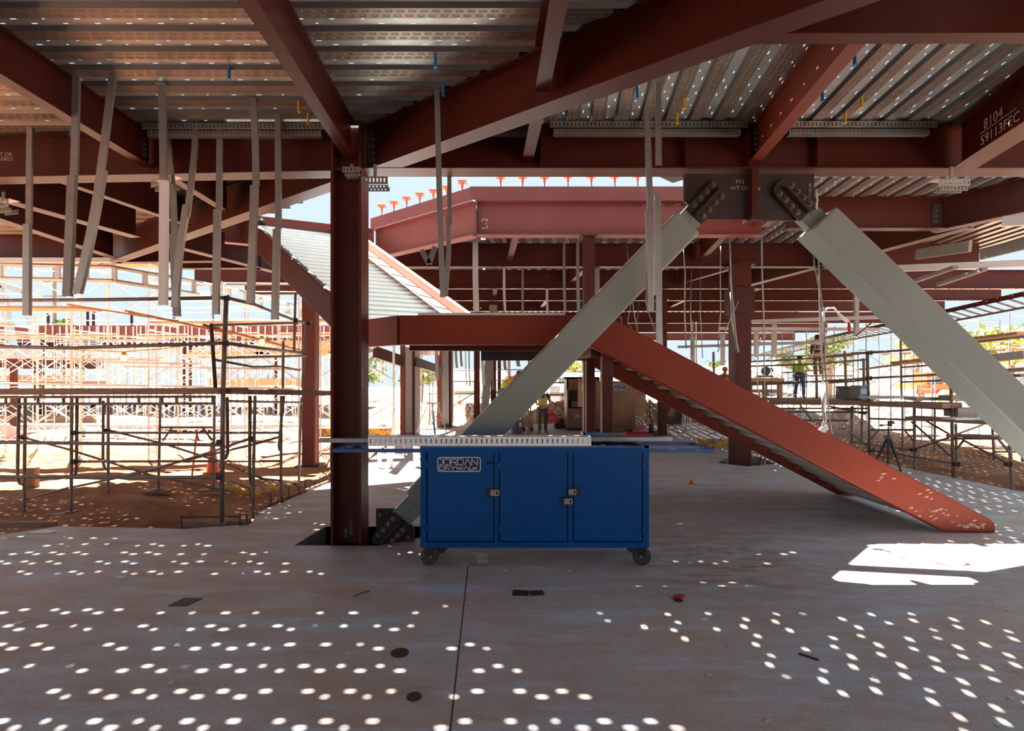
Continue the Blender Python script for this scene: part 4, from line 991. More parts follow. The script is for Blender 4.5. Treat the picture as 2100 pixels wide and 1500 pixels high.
for a in ([(372, 1083), (372, 1058)], [(374, 1061), (492, 1060)], [(374, 1084), (505, 1084)], [(506, 1084), (506, 1057)], [(492, 1080), (492, 1056)], [(497, 1086), (497, 1072)]):
    MB().tube(W(*a[0], 7.4), W(*a[1], 7.4), .011, 6).build('bar', 'rebar', fm)
p0, p1 = W(-40, 1076, 7.6), W(114, 1076, 7.75)
tag(MB().bar(p0, p1, .1, .085).build('form_board', 'wood_d'), 'timber edge form at the far left slab edge', 'timber')
sv = MB().add([Pz(52, 1094, .004), Pz(92, 1087, .004), Pz(124, 1089, .004), Pz(100, 1094, .004)], [(0,1,2,3)])
ob = sv.build('paper_sheet', 'white'); ob.modifiers.new('thickness', 'SOLIDIFY').thickness = .004; tag(ob, 'white paper sheet on the floor at the left slab edge', 'paper')
for k in range(3):
    a, b = W(-60, 799, df(-60)), W(457, 797, DF1); off = V(0, .02+.27*k, -.04-.004*k)
    tag(MB().bar(a+off, b+off+V(.02*k,0,0), .25, .08).build('scaffold_plank', 'wood_d'), 'weathered plank of the near left scaffold, %s from the front' % ords[k], 'plank', 'near left scaffold planks')
    a, b = W(462, 800, 7.46), W(654, 805, 9.2); off = V(.02+.26*k, .10+.16*k, -.03-.004*k)
    tag(MB().bar(a+off, b+off, .25, .07).build('scaffold_plank', 'wood_d'), 'weathered plank running back from the tall scaffold post to the orange column, %s one' % ords[k], 'plank', 'near left scaffold planks')

# slab edge form boards and dowels behind, on the left
ed0, ed1 = Pz(545, 1042, 0), Pz(690, 984, 0)
tag(MB().bar(ed0+V(-.06,0,-.02), ed1+V(-.06,0,-.02), .04, .09).build('form_board', 'wood_d'), 'timber edge form running back along the left slab edge', 'timber')
for k in range(9):
    p = ed0+(ed1-ed0)*((k+.5)/9)
    tag(MB().path([p+V(.05,0,.0), p+V(.02,0,.16), p+V(-.02,0,.17)] if k % 2 else [p+V(0,0,-.05), p+V(0,0,.2)], .010, 6).build('edge_dowel', 'rebar'), 'short dowel bar sticking up along the left slab edge, %s from the front' % ords[k], 'rebar', 'edge dowels')
fd = MB().prism([W(470, 1000, 10.6), W(640, 992, 12), W(690, 968, 13), W(690, 984, 13), W(590, 1022, 11), W(478, 1026, 10.4)], (.1, .4, 0))
tag(fd.build('foundation_block', 'yellowpaint'), 'dark foundation block splashed with yellow paint left of the floor', 'foundation')

# right-hand scaffold
sr = thing('scaffold', 'brown scaffold along the right dirt with plank level, rails and brackets', 'scaffold', W(1951, 984, 11.0))
tubes(sr, 'post', [[(1779, 722, 12.5), (1782, 860, 12.5), (1783, 955, 12.5)], [(1950, 770, 11.0), (1953, 900, 11), (1955, 983, 11.0)], [(2070, 890, 9.9), (2076, 1007, 9.9)], [(1875, 833, 12), (1876, 966, 12)], [(1851, 836, 16), (1851, 920, 16)],
                   [(1917, 836, 16), (1917, 924, 16)], [(2035, 870, 13.5), (2039, 944, 13.5)], [(1960, 870, 13), (1962, 945, 13)], [(1747, 833, 13), (1747, 915, 13)], [(1768, 833, 13.6), (1767, 905, 13.6)], [(1846, 620, 16), (1849, 820, 16)], [(2096, 915, 11), (2098, 948, 11)],
                   [(1674, 745, 13.5), (1675, 818, 13.5)], [(1732, 720, 14), (1736, 818, 14)], [(1771, 735, 13), (1772, 818, 13)], [(1463, 722, 12.8), (1464, 770, 12.8)]], 'tube', .030)
tubes(sr, 'guard_rail', [[(1530, 743, 14), (1640, 737, 13.6), (1700, 732, 13.2), (1778, 724, 12.5)], [(1778, 724, 12.5), (1850, 719, 12), (1893, 714, 11.6), (2110, 690, 9.6)], [(1530, 786, 14), (1677, 783, 13.4), (1778, 776, 12.5)], [(1778, 776, 12.5), (1860, 772, 11.9), (1950, 767, 11), (2110, 756, 9.6)],
                         [(1530, 752, 14.4), (1672, 747, 13.6), (1775, 738, 13)], [(1700, 785, 13), (1740, 783, 13), (1778, 779, 12.6)], [(1530, 790, 14.4), (1640, 786, 14)], [(1849, 784, 16), (1953, 780, 14)], [(1849, 754, 16), (1930, 748, 14)]], 'tube', .025)
tubes(sr, 'cross_brace', [[(1740, 885, 12.6), (1783, 918, 12.5)], [(1740, 905, 12.6), (1875, 925, 12)], [(1783, 923, 12.4), (1950, 950, 10.9), (1962, 953, 10.9)], [(1875, 922, 12), (1946, 898, 11)], [(1893, 860, 12), (1945, 890, 11)], [(1783, 905, 12.5), (1800, 884, 12.4)], [(1874, 905, 12), (1856, 884, 12.2)],
                          [(1957, 893, 11), (2015, 872, 12)], [(1975, 903, 11), (2070, 953, 9.9)], [(1956, 930, 11), (1975, 905, 11)], [(2070, 928, 9.9), (2048, 902, 10)], [(1870, 866, 12), (1948, 935, 11)], [(1700, 833, 13), (1775, 850, 12.6)], [(1640, 830, 13.4), (1668, 866, 13.2)], [(1755, 690, 14), (1790, 660, 14)]], 'tube', .022)
tubes(sr, 'ledger', [[(1785, 882, 12.5), (1875, 882, 12)], [(1785, 859, 12.6), (1950, 864, 11)], [(1590, 845, 14), (1780, 846, 12.6)], [(1600, 838, 14), (1780, 838, 12.6)], [(1600, 862, 14), (1740, 863, 13)], [(1955, 900, 11), (2072, 900, 9.9)], [(2042, 927, 11), (2096, 927, 11)], [(1880, 836, 12), (1955, 840, 11)]], 'tube', .024)
couplers(sr, [(1782, 724, 12.4), (1781, 776, 12.4), (1786, 924, 12.4), (1872, 923, 11.9), (2066, 952, 9.8), (1950, 768, 10.9), (1960, 952, 10.8), (1953, 842, 10.9)], 'dark', .06)
for x, y, d in ((1955, 984, 11), (2076, 1009, 9.9), (1876, 967, 12), (1851, 921, 16), (1917, 925, 16), (2039, 945, 13.5), (1962, 946, 13)): foot(sr, x, y, d)
for i, (a, b, w, h, m, lab) in enumerate([((1590, 825, 14.2), (1780, 826, 12.5), .8, .11, 'wood_d', 'plank level of the right scaffold, part behind the cable'), ((1782, 828, 12.5), (1953, 832, 11), .8, .11, 'wood_d', 'plank level of the right scaffold, part beside the slanting brace'),
        ((1766, 758, 14), (1842, 748, 13.6), .7, .05, 'wood', 'upper orange plank behind the right scaffold, lower end'), ((1842, 745, 13.4), (1925, 736, 12.6), .7, .06, 'wood', 'upper orange plank behind the right scaffold, higher end'),
        ((1978, 700, 11.5), (2110, 684, 10.4), .7, .06, 'wood', 'high plank at the right edge above the brace'), ((2018, 737, 10.5), (2110, 727, 9.8), .3, .14, 'foam', 'grey board below the high right plank'), ((1870, 857, 11.8), (2060, 868, 10.4), .6, .07, 'wood_d', 'bracket plank below the right plank level'),
        ((1965, 893, 11), (2075, 898, 10), .6, .05, 'wood_d', 'low plank shelf between the right posts'), ((2050, 762, 12), (2110, 758, 11.5), .5, .05, 'wood_d', 'far plank peeking out right of the brace'), ((2046, 772, 12.4), (2110, 770, 11.8), .5, .06, 'wood_d', 'second far plank peeking out right of the brace')]):
    tag(MB().bar(W(*a), W(*b), w, h).build('scaffold_plank', m), lab, 'plank', 'right scaffold planks')
for i, (x0, y0, x1, y1, d, m, lab) in enumerate([(1953, 812, 2010, 823, 11, 'foam', 'upper mesh faced board behind the slanting brace'), (1965, 838, 2050, 856, 10.9, 'foam', 'lower mesh faced board behind the slanting brace'), (1782, 813, 1880, 818, 12.2, 'white_galv', 'shiny metal stud lying on the right plank level'),
        (1960, 858, 2024, 862, 10.6, 'white', 'white strip under the mesh faced boards'), (1880, 816, 1948, 822, 11.4, 'galv', 'grey channel lying on the right plank level')]):
    a, b = W(x0, y1, d), W(x1, y0, d)
    tag(MB().box((a.x, d, a.z), (b.x, d+.35, b.z)).build('building_board' if 'board' in lab else 'metal_stud', m), lab, 'board' if 'board' in lab else 'stud')
# toolbox, cooler, tripod on the right
a, b = W(1735, 820, 13), W(1778, 793, 13)
t = thing('toolbox', 'dark grey box on the right plank level beside the scaffold post', 'toolbox', (a.x, 13, a.z))
MB().box((a.x, 12.9, a.z), (b.x-.22, 13.4, b.z-.05)).build('body', 'greybox', t, bevel=.02); MB().box((a.x-.01, 12.89, b.z-.05), (b.x-.21, 13.41, b.z)).build('lid', 'greybox', t, bevel=.015)
t = thing('cooler', 'blue and white cooler box right behind the grey box', 'cooler', (b.x, 13.2, a.z))
MB().box((b.x-.2, 12.95, a.z), (b.x+.02, 13.3, a.z+.14)).box((b.x-.2, 12.95, b.z-.06), (b.x+.02, 13.3, b.z+.02)).build('body', 'bluebox', t); MB().box((b.x-.195, 12.96, a.z+.14), (b.x+.015, 13.29, b.z-.06)).build('side_picture', 'white', t)
dT = 2310/203; tp = W(1822, 966, dT)
t = thing('tripod', 'black camera tripod standing on the slab edge behind the stairs', 'tripod', tp)
ap = W(1823, 897, dT)
for (x, y, dd) in ((1792, 952, -.1), (1820, 968, -.25), (1848, 967, .25)):
    e = Pz(x, y, 0.01) if dd < .1 else W(x, y, dT+.0); e.z = .01
    l = MB().tube(ap+V((e.x-ap.x)*.06,(e.y-ap.y)*.06,.0), ap+(e-ap)*.5, .028, 8).tube(ap+(e-ap)*.5, e, .018, 8).build('leg', 'black', t)
    MB().lathe(e+V(0,0,-.01), [(.025,0),(.03,.02),(.022,.05)], 8).build('rubber_foot', 'rubber', l)
MB().tube(ap-V(0,0,.25), W(1822, 876, dT), .018, 8).build('centre_column', 'black', t)
MB().cbox(ap, .13, .13, .07, .4).build('crown', 'greybox', t)
h = W(1825, 871, dT)
MB().cbox(h, .06, .06, .09).cbox(h+V(.02,0,.06), .1, .06, .04).tube(h, h+V(-.17,0,-.02), .012, 8).tube(h+V(-.15,0,-.018), h+V(-.22,0,-.02), .022, 8).cbox(h+V(.06,0,.03), .07, .05, .03).build('tripod_head', 'black', t)

# ------------------------------------------------------------------ scaffold bays farther away: one built, then copied
def bay_proto(name, label, m, L=2.1, Dp=1.5, lift=2.0, lifts=2, plank='wood', group=None):
    r = thing('scaffold_bay', label, 'scaffold', (0,0,0), group)
    for x in (-L/2, L/2):
        e = MB()
        for z in range(lifts):
            z0 = z*lift
            for y in (-Dp/2, Dp/2): e.tube((x, y, z0), (x, y, z0+lift), .022, 6)
            for zz in (.25, .62, .98, 1.35, 1.72): e.tube((x, -Dp/2, z0+zz), (x, -Dp/2+.36, z0+zz), .015, 5)
            e.tube((x, -Dp/2+.36, z0+.1), (x, -Dp/2+.36, z0+lift-.1), .018, 6).tube((x, -Dp/2, z0+lift-.1), (x, Dp/2, z0+lift-.1), .020, 6)
        e.build('end_frame', m, r)
    for y in (-Dp/2, Dp/2):
        for z in range(lifts):
            b = MB().tube((-L/2, y, z*lift+.3), (L/2, y, z*lift+1.6), .013, 5).tube((-L/2, y, z*lift+1.6), (L/2, y, z*lift+.3), .013, 5); b.build('cross_brace', m, r)
        for z in (lifts*lift-.02, lifts*lift+.5, lifts*lift+1.0):
            MB().tube((-L/2, y, z), (L/2, y, z), .018, 6).build('guard_rail', m, r)
    for x in (-L/2, L/2):
        for y in (-Dp/2, Dp/2): MB().tube((x, y, lifts*lift), (x, y, lifts*lift+1.05), .02, 6).build('rail_post', m, r)
    MB().box((-L/2-.1, -Dp/2+.1, lifts*lift-.09), (L/2+.1, -Dp/2+.6, lifts*lift-.05)).build('platform', plank, r)
    return r
BP = {'pale': bay_proto('p', 'x', 'tube_l'), 'blue': bay_proto('b', 'x', 'tube_b', lift=1.7), 'brown': bay_proto('br', 'x', 'tube', lift=1.6, lifts=1), 'tall': bay_proto('t', 'x', 'tube_l', lifts=3, lift=1.9)}
used = set()
def bay(kind, px, d, rz, label, group):
    x = (px-PX)/F*d; z = hill(x, d)+.0
    r = BP[kind]
    if kind not in used: used.add(kind); r.location = (x, d, z); r.rotation_euler = (0,0,rz); r['label'] = label; r['group'] = group
    else: r = dup(r, (x, d, z), rz, label, group)
    return r
for i, px in enumerate([-40, 110, 262, 412, 555]): bay('tall' if i in (1, 2) else 'pale', px, 15.6-.15*i, .05, 'sunlit scaffold bay in the first row behind near left scaffold, %s from left' % ords[i], 'first far row of left scaffold')
for i, px in enumerate([80, 220, 360, 500, 640]): bay('pale', px, 20.6, -.08, 'pale scaffold bay in second row toward the far wing, %s from left' % ords[i], 'second far row of left scaffold')
for i, px in enumerate([60, 180, 300, 430, 550]): bay('blue', px, 27.5, 0, 'bluish scaffold bay standing against the far wing, %s from left' % ords[i], 'scaffold against the far wing')
for i, (px, d, rz) in enumerate([(730, 14.5, .2), (805, 19.5, .2), (735, 22.5, .1), (930, 24, 0), (1040, 24, 0), (1150, 24, 0), (1255, 24, 0), (1330, 24.3, 0), (1405, 24.3, 0)]):
    bay('brown' if i > 2 else 'pale', px, d, rz, 'scaffold bay beyond the rear slab edge, %s from the near column rightwards' % ords[i], 'rear scaffold')
for i, (px, d, rz) in enumerate([(1560, 23.5, .1), (1675, 22, .1), (1790, 20.5, .15), (1915, 19, .2), (2060, 17.3, .25)]):
    bay('blue', px, d, rz, 'blue grey scaffold bay out in the sun on the right, %s counted rightwards' % ords[i], 'right outer scaffold')
for i, (a, b, d0, d1, m) in enumerate([((-20, 633), (185, 634), 13.6, 13.4, 'wood'), ((165, 628), (345, 656), 13.2, 12.9, 'wood'), ((270, 641), (470, 684), 12.9, 13.4, 'wood'), ((420, 668), (640, 726), 13.5, 14.5, 'wood')]):
    tag(MB().bar(W(*a, d0), W(*b, d1), .75, .05).build('scaffold_plank', m), 'bright high plank above the left scaffolds, %s from the left' % ords[i], 'plank', 'high bright planks on the left')
for i, (y, a, b) in enumerate([(693, -20, 340), (733, -20, 330), (741, 150, 400), (786, -20, 300), (752, 260, 620), (792, 330, 600)]):
    tag(MB().bar(W(a, y, 14.2), W(b, y+6, 13.6), .2, .045).build('scaffold_rail', 'tube_l'), 'long pale rail across the left scaffolds, %s by height' % ords[i], 'rail', 'long pale rails on the left')

# temporary string lights
for i, (x, y, d) in enumerate([(254, 735, 9.6), (537, 702, 10), (675, 730, 13.5), (1010*0+808, 756, 17.5), (873, 768, 19)]):
    p = W(x, y, d); t = thing('work_light', 'glowing caged work light %s' % ['under the near left rail', 'on the left scaffold near the orange column', 'just left of the near column', 'left of the sheet metal wall', 'by the sheet metal wall ladder'][i], 'light', p, 'string of work lights')
    MB().lathe(p, [(.02,-.06),(.045,-.03),(.05,.0),(.03,.05)], 10).build('bulb', 'bulb', t, True)
    c = MB()
    for k in range(6):
        a = PI*k/3; c.path([p+V(.03*math.cos(a), .03*math.sin(a), .08), p+V(.07*math.cos(a), .07*math.sin(a), 0), p+V(.04*math.cos(a), .04*math.sin(a), -.09)], .004, 4)
    c.lathe(p, [(.035,.06),(.035,.12)], 8).build('cage', 'amber', t)
wire('light_cord', 'yellow light cord sagging along the left scaffold rails', [(150, 718), (250, 722), (330, 716), (460, 697), (537, 697), (600, 668), (640, 660)], [9.6, 9.5, 9.5, 9.8, 10, 10.1, 10.3], .008, 'yellowtag', 'cord', None)

# ------------------------------------------------------------------ soffit framing at the roof edges
def soffit(label, pts, h, m, n, group=None, down=.16):
    """light steel edge framing: two runners with uprights"""
    t = thing('soffit_frame', label, 'framing', pts[0], group)
    for k, dz in enumerate((0, -h)): MB().path([p+V(0,0,dz) for p in pts], .045, 4).build('runner', m, t)
    seg = [(pts[i], pts[i+1]) for i in range(len(pts)-1)]; tot = sum((b-a).length for a, b in seg)
    for k in range(n+1):
        s_ = tot*k/n
        for a, b in seg:
            L = (b-a).length
            if s_ <= L+1e-6: p = a+(b-a)*(s_/L); break
            s_ -= L
        MB().box((p.x-.05, p.y-.03, p.z-h), (p.x+.05, p.y+.03, p.z)).build('stud', m, t)
    return t
soffit('white stud framing hanging along the curved left roof edge', [W(-60, 541, 11.7), W(230, 548, 12.1), W(360, 570, 12.9), W(470, 592, 14.6), W(640, 637, 18)], .32, 'white_galv', 16)
ev = thing('roof_edge', 'ribbed shiny roof edge strip along the right side', 'roof edge', W(2100, 606, 9.9), None)
ep = [W(2140, 596, 9.4), W(2100, 606, 9.9), W(1900, 650, 13), W(1700, 693, 20), W(1560, 728, 32)]
for i in range(4):
    a, b = ep[i], ep[i+1]; n = [2, 9, 18, 26][i]
    for k in range(n):
        p = a+(b-a)*(k/n); MB().bar(p+V(0,0,-.02), p+V(.55,.15,-.13), .05, .02).build('rib', 'galv_d', ev)
MB().path([p+V(.56,.16,-.14) for p in ep], .025, 6).build('edge_trim', 'wood_d', ev)
MB().path([p+V(0,0,.03) for p in ep], .05, 4).build('inner_trim', 'redcol', ev)
for i, (a, b, d0, d1, h, lab) in enumerate([((1720, 556), (2110, 540), 12, 10.5, .14, 'long pale channel crossing behind the slanting brace'), ((1868, 580), (1960, 548), 11.5, 10.2, .07, 'slanting pale channel right of the brace, left one'), ((1925, 584), (2020, 552), 11.2, 10, .07, 'slanting pale channel right of the brace, right one'),
        ((1530, 660), (1830, 650), 15, 13.6, .09, 'pale ceiling channel left of the brace, highest of three'), ((1474, 674), (1800, 676), 16, 15, .09, 'pale ceiling channel left of the brace, middle of three'), ((1390, 712), (1680, 702), 20, 18, .1, 'pale ceiling channel left of the brace, lowest of three'),
        ((2055, 455), (2110, 452), 7.6, 7.4, .14, 'pale channel end poking in at the right edge')]):
    tag(MB().bar(W(*a, d0), W(*b, d1), .10, h).build('ceiling_channel', 'galv_d' if i in (1, 2) else 'white_galv'), lab, 'channel', 'pale channels under the right bays')
for i, (x, y0, y1, d) in enumerate([(1756, 630, 688, 14.5), (1686, 660, 702, 15), (1588, 690, 726, 17), (1551, 702, 733, 18), (1482, 716, 750, 20), (1420, 722, 755, 21)]):
    tag(MB().box((W(x-4, 0, d).x, d-.04, W(0, y1, d).z), (W(x+4, 0, d).x, d+.04, W(0, y0-30, d).z)).build('hanging_stud', 'galv'), 'stubby stud hanging from the right rear channels, %s from the right' % ords[i], 'stud', 'stubby studs on the right')
for i, (a, b, d0, d1) in enumerate([((1880, 522), (1990, 505), 10.4, 9.2), ((2012, 522), (2110, 498), 9.6, 8.8)]):
    o = MB().bar(W(*a, d0), W(*b, d1), .06, .2).build('metal_joist', 'galv_d'); tag(o, 'punched metal joist under the right deck, %s one' % ('left' if i == 0 else 'right'), 'joist')
o = MB().bar(W(-10, 534, 11.7), W(229, 534, 11.7), .1, .1).build('edge_channel', 'white_galv'); tag(o, 'white channel under the outer left edge beam', 'channel')

# sheet metal wall left of the far floor
sw_ = thing('sheet_metal_wall', 'unfinished wall of upright galvanised sheets between red columns', 'wall panel', W(840, 893, 17.8))
for (xa, xb, d0, d1, y0) in ((829, 845, 17.7, 18.0, 712), (850, 861, 18.0, 18.4, 712), (904, 919, 20.6, 21, 706), (919.5, 929, 21.2, 21.6, 706)):
    a, b = V((xa-PX)/F*d0, d0, .12), V((xb-PX)/F*d1, d1, .12); t = (b-a); n = 8; o = MB()
    for k in range(n): o.bar(a+t*((k+.5)/n), a+t*((k+.5)/n)+V(0,0,H-.12-(y0-PY)/F*d0), t.length/n*(.9 if k % 2 else .6), .05, (0,1,0))
    o.build('sheet', 'wallmetal', sw_); MB().prism([V(a.x,a.y-.05,0), V(b.x,b.y-.05,0), V(b.x,b.y+.1,0), V(a.x,a.y+.1,0)], (0,0,.14)).build('curb', 'curb', sw_)
a, b = W(850, 742, 18), W(905, 760, 20.5)
MB().bar(a, b, .12, .32).build('red_header', 'red', sw_)
a, b = W(768, 722, 16), W(826, 742, 17.5)
MB().bar(a, b, .12, .36).build('red_header', 'red', sw_)
o = MB()
for k in range(9): p = W(851+k*6, 726, 18.2+k*.26); o.box((p.x-.05, p.y-.02, p.z-.05), (p.x+.05, p.y+.03, p.z+.7))
o.build('upper_sheet', 'wallmetal', sw_)
# stepladder
lx, ly = W(885, 0, 18.0).x, 18.0
ld = thing('stepladder', 'pale stepladder with blue label beside the sheet metal wall', 'ladder', (lx, ly, 0))
tz = 1.12
for s_ in (-1, 1):
    MB().bar((lx+.12+.10*s_, ly, tz), (lx+.36+.22*s_, ly-.1, 0), .06, .025).build('rail', 'alu', ld)
    MB().bar((lx-.02+.10*s_, ly+.05, tz), (lx-.42+.18*s_, ly+.1, 0), .045, .02).build('rear_rail', 'alu', ld)
for k in range(1, 4):
    f = k/4; MB().bar((lx+.12+.24*f-(.10+.12*f), ly-.1*f, tz*(1-f)), (lx+.12+.24*f+(.10+.12*f), ly-.1*f, tz*(1-f)), .08, .03).build('step', 'alu', ld)
MB().box((lx-.16, ly-.06, tz), (lx+.26, ly+.1, tz+.05)).build('top_cap', 'alu', ld)
MB().bar((lx+.06, ly-.04, tz*.75), (lx+.125, ly-.12, .1), .065, .03).build('blue_label', 'ladblue', ld)
# wrapped conduits by the cart
for i, (x0, x1, yb) in enumerate([(774, 783, 960), (793, 806, 960), (847, 862, 959), (676, 688, 962)]):
    d = 2310/(yb-PY); p = W((x0+x1)/2, yb, d); r = (x1-x0)/F*d/2
    tag(MB().lathe((p.x, p.y, 0.003), [(r*.8,0),(r,.03),(r*.9,.25),(r*1.02,.3),(r*.95,.5),(r*.8,.54)], 10).build('wrapped_conduit', 'concrete_wrap'), 'white wrapped pipe stub rising from the slab, %s' % ['thin one right of the near column', 'middle one between column and cart', 'one just left of the cart', 'one just left of the near column'][i], 'pipe', 'wrapped pipe stubs')
for i, x in enumerate([928, 935, 941, 947]):
    p = Pz(x, 893, 0); tag(MB().tube(p, p+V(0,0,.22), .02, 8).build('pipe_stub', 'wood'), 'short tan pipe stub in the rear sun patch, %s from left' % ords[i], 'pipe', 'tan pipe stubs')
# ------------------------------------------------------------------ people
def skin(name, vs, es, rad, m, parent, root=0, sub=2):
    me = bpy.data.meshes.new(name); me.from_pydata([Vector(v) for v in vs], es, []); me.materials.append(M[m])
    o = bpy.data.objects.new(name, me); C.objects.link(o); o.parent = parent
    o.modifiers.new('skin', 'SKIN').use_smooth_shade = True
    lay = me.skin_vertices[0].data
    for i, r in enumerate(rad):
        lay[i].radius = (r, r) if not isinstance(r, tuple) else r
        lay[i].use_root = (i == root)
    sd = o.modifiers.new('sub', 'SUBSURF'); sd.levels = sub; sd.render_levels = sub
    return o
def person(label, loc, rz, J, shirt, vest, pants, hat=None, stripe='stripe', sleeves=True, hair='black', belt=False):
    """J: joints in local metres (x right, y facing, z up)"""
    p = thing('person', label, 'person', loc); p.rotation_euler = (0,0,rz)
    g = lambda k: Vector(J[k])
    vs, es, rad, ix = [], [], [], {}
    def nd(k, pos, r, par=None):
        ix[k] = len(vs); vs.append(Vector(pos)); rad.append(r)
        if par is not None: es.append((ix[par], ix[k]))
    nd('pel', g('pel'), (.14,.105)); nd('waist', g('pel').lerp(g('chest'), .45), (.13,.095), 'pel'); nd('chest', g('chest'), (.155,.11), 'waist'); nd('neck', g('neck'), .058, 'chest')
    nd('head0', g('head')+(g('neck')-g('head'))*.35, (.072,.085), 'neck'); nd('head1', g('head'), (.082,.10), 'head0'); nd('head2', g('head')+(g('head')-g('neck')).normalized()*.085, (.062,.078), 'head1')
    for s_ in 'LR':
        nd('sh'+s_, g('sh'+s_), .062, 'chest'); nd('el'+s_, g('el'+s_), .043, 'sh'+s_); nd('wr'+s_, g('wr'+s_), .030, 'el'+s_)
        t = (g('wr'+s_)-g('el'+s_)).normalized(); sd = t.cross(V(0,1,0.2)).normalized()
        nd('pa'+s_, g('wr'+s_)+t*.07, (.038,.022), 'wr'+s_)
        base = g('wr'+s_)+t*.085
        for k in range(4):
            o_ = sd*(-.027+.018*k); L = (.062, .075, .07, .055)[k]
            nd('f%d%s' % (k, s_), base+o_+t*.02, .0095, 'pa'+s_); nd('g%d%s' % (k, s_), base+o_*1.05+t*(.02+L*.6)+V(0,.012,-.008), .0085, 'f%d%s' % (k, s_)); nd('h%d%s' % (k, s_), base+o_*1.05+t*(.02+L*.8)+V(0,.03,-.014), .0075, 'g%d%s' % (k, s_))
        nd('t'+s_, g('wr'+s_)+t*.055+sd*.042, .011, 'pa'+s_); nd('u'+s_, g('wr'+s_)+t*.085+sd*.06, .009, 't'+s_)
        nd('hi'+s_, g('hi'+s_), .088, 'pel'); nd('kn'+s_, g('kn'+s_), .058, 'hi'+s_); nd('an'+s_, g('an'+s_), .040, 'kn'+s_); nd('to'+s_, g('an'+s_)+Vector(J.get('foot'+s_, (0,.15,-.05))), (.045,.03), 'an'+s_)
    skin('body', vs, es, rad, 'skin', p)
    # face: nose, eyes, ears
    hd = g('head'); up = (hd-g('neck')).normalized(); fw = Vector(J.get('face', (0,1,0))).normalized(); fw = (fw-up*fw.dot(up)).normalized(); rt = fw.cross(up)
    f = MB(); f.lathe(hd+fw*.105-up*.015, [(.012,-.02),(.016,0),(.006,.02)], 8)
    for s_ in (-1, 1): f.cbox(hd+rt*s_*.088, .02, .03, .055)
    f.v = [v+parent_off(p) for v in f.v]; f.build('nose_and_ears', 'skin', p, True)
    e = MB()
    for s_ in (-1, 1): e.cbox(hd+fw*.098+rt*s_*.032+up*.02, .02, .012, .010)
    e.cbox(hd+fw*.096-up*.05, .045, .012, .008); e.v = [v+parent_off(p) for v in e.v]; e.build('eyes_and_mouth', 'black', p)
    if hair:
        h_ = MB().lathe((0,0,0), [(.108,-.05),(.112,.0),(.100,.05),(.06,.09),(.01,.105)], 14); q_ = up.to_track_quat('Z', 'Y')
        h_.v = [q_ @ v+hd+up*.04-fw*.018+parent_off(p) for v in h_.v]; h_.build('hair', hair, p, True)
    if hat:
        h_ = MB().lathe((0,0,0), [(.150,-.012),(.152,0),(.122,.012),(.120,.05),(.098,.095),(.05,.125),(.01,.132)], 18); q_ = up.to_track_quat('Z', 'Y')
        h_.v = [q_ @ v+hd+up*.06+parent_off(p) for v in h_.v]; h_.build('hard_hat', hat, p, True)
    # clothes
    T = [g('pel')+V(0,0,.02), g('pel').lerp(g('chest'), .45), g('chest'), g('neck').lerp(g('chest'), .35)]
    ar = [g('shL'), g('shL').lerp(g('elL'), .55), g('elL'), g('wrL').lerp(g('elL'), .12), g('shR'), g('shR').lerp(g('elR'), .55), g('elR'), g('wrR').lerp(g('elR'), .12)]
    if sleeves: skin('shirt', T+ar, [(0,1),(1,2),(2,3),(2,4),(4,5),(5,6),(6,7),(2,8),(8,9),(9,10),(10,11)], [(.155,.12),(.15,.112),(.17,.125),.085,.075,.062,.055,.046,.075,.062,.055,.046], shirt, p)
    else: skin('shirt', T+[ar[0], ar[1], ar[4], ar[5]], [(0,1),(1,2),(2,3),(2,4),(4,5),(2,6),(6,7)], [(.155,.12),(.15,.112),(.17,.125),.085,.075,.066,.075,.066], shirt, p)
    v_ = skin('safety_vest', T[:3]+[T[3], g('shL').lerp(g('chest'), .25), g('shR').lerp(g('chest'), .25)], [(0,1),(1,2),(2,3),(2,4),(2,5)], [(.172,.137),(.168,.132),(.186,.142),.09,.094,.094], vest, p)
    ax = (g('chest')-g('pel')).normalized(); qz = ax.to_track_quat('Z', 'Y')
    bt = MB().lathe((0,0,0), [(1,-.028),(1,.028)], 20)
    bt.v = [qz @ V(v.x*.180, v.y*.145, v.z)+T[1]+ax*.03+parent_off(p) for v in bt.v]
    bt.build('waist_stripe', stripe, p, True)
    acr = (g('shR')-g('shL')).normalized(); bk = ax.cross(acr)
    for s_ in (-1, 1):
        for o_ in (-1, 1):
            a = T[1]+acr*s_*.075+bk*o_*.150; b = T[2]+acr*s_*.085+bk*o_*.152+ax*.08
            m_ = MB().bar(a+parent_off(p), b+parent_off(p), .05, .02, bk); m_.build('shoulder_stripe', stripe, p)
    skin('trousers', [g('pel')+V(0,0,.03), g('hiL'), g('knL'), g('anL'), g('hiR'), g('knR'), g('anR')], [(0,1),(1,2),(2,3),(0,4),(4,5),(5,6)], [(.152,.118),.103,.077,.068,.103,.077,.068], pants, p)
    for s_ in 'LR':
        a = g('an'+s_); t = Vector(J.get('foot'+s_, (0,.15,-.05)))
        skin('boot', [a+V(0,0,.06), a+V(0,0,-.03), a+t*.6+V(0,0,-.01), a+t*1.15+V(0,0,.0)], [(0,1),(1,2),(2,3)], [.062,.06,(.055,.045),(.048,.035)], 'boot', p, sub=1)
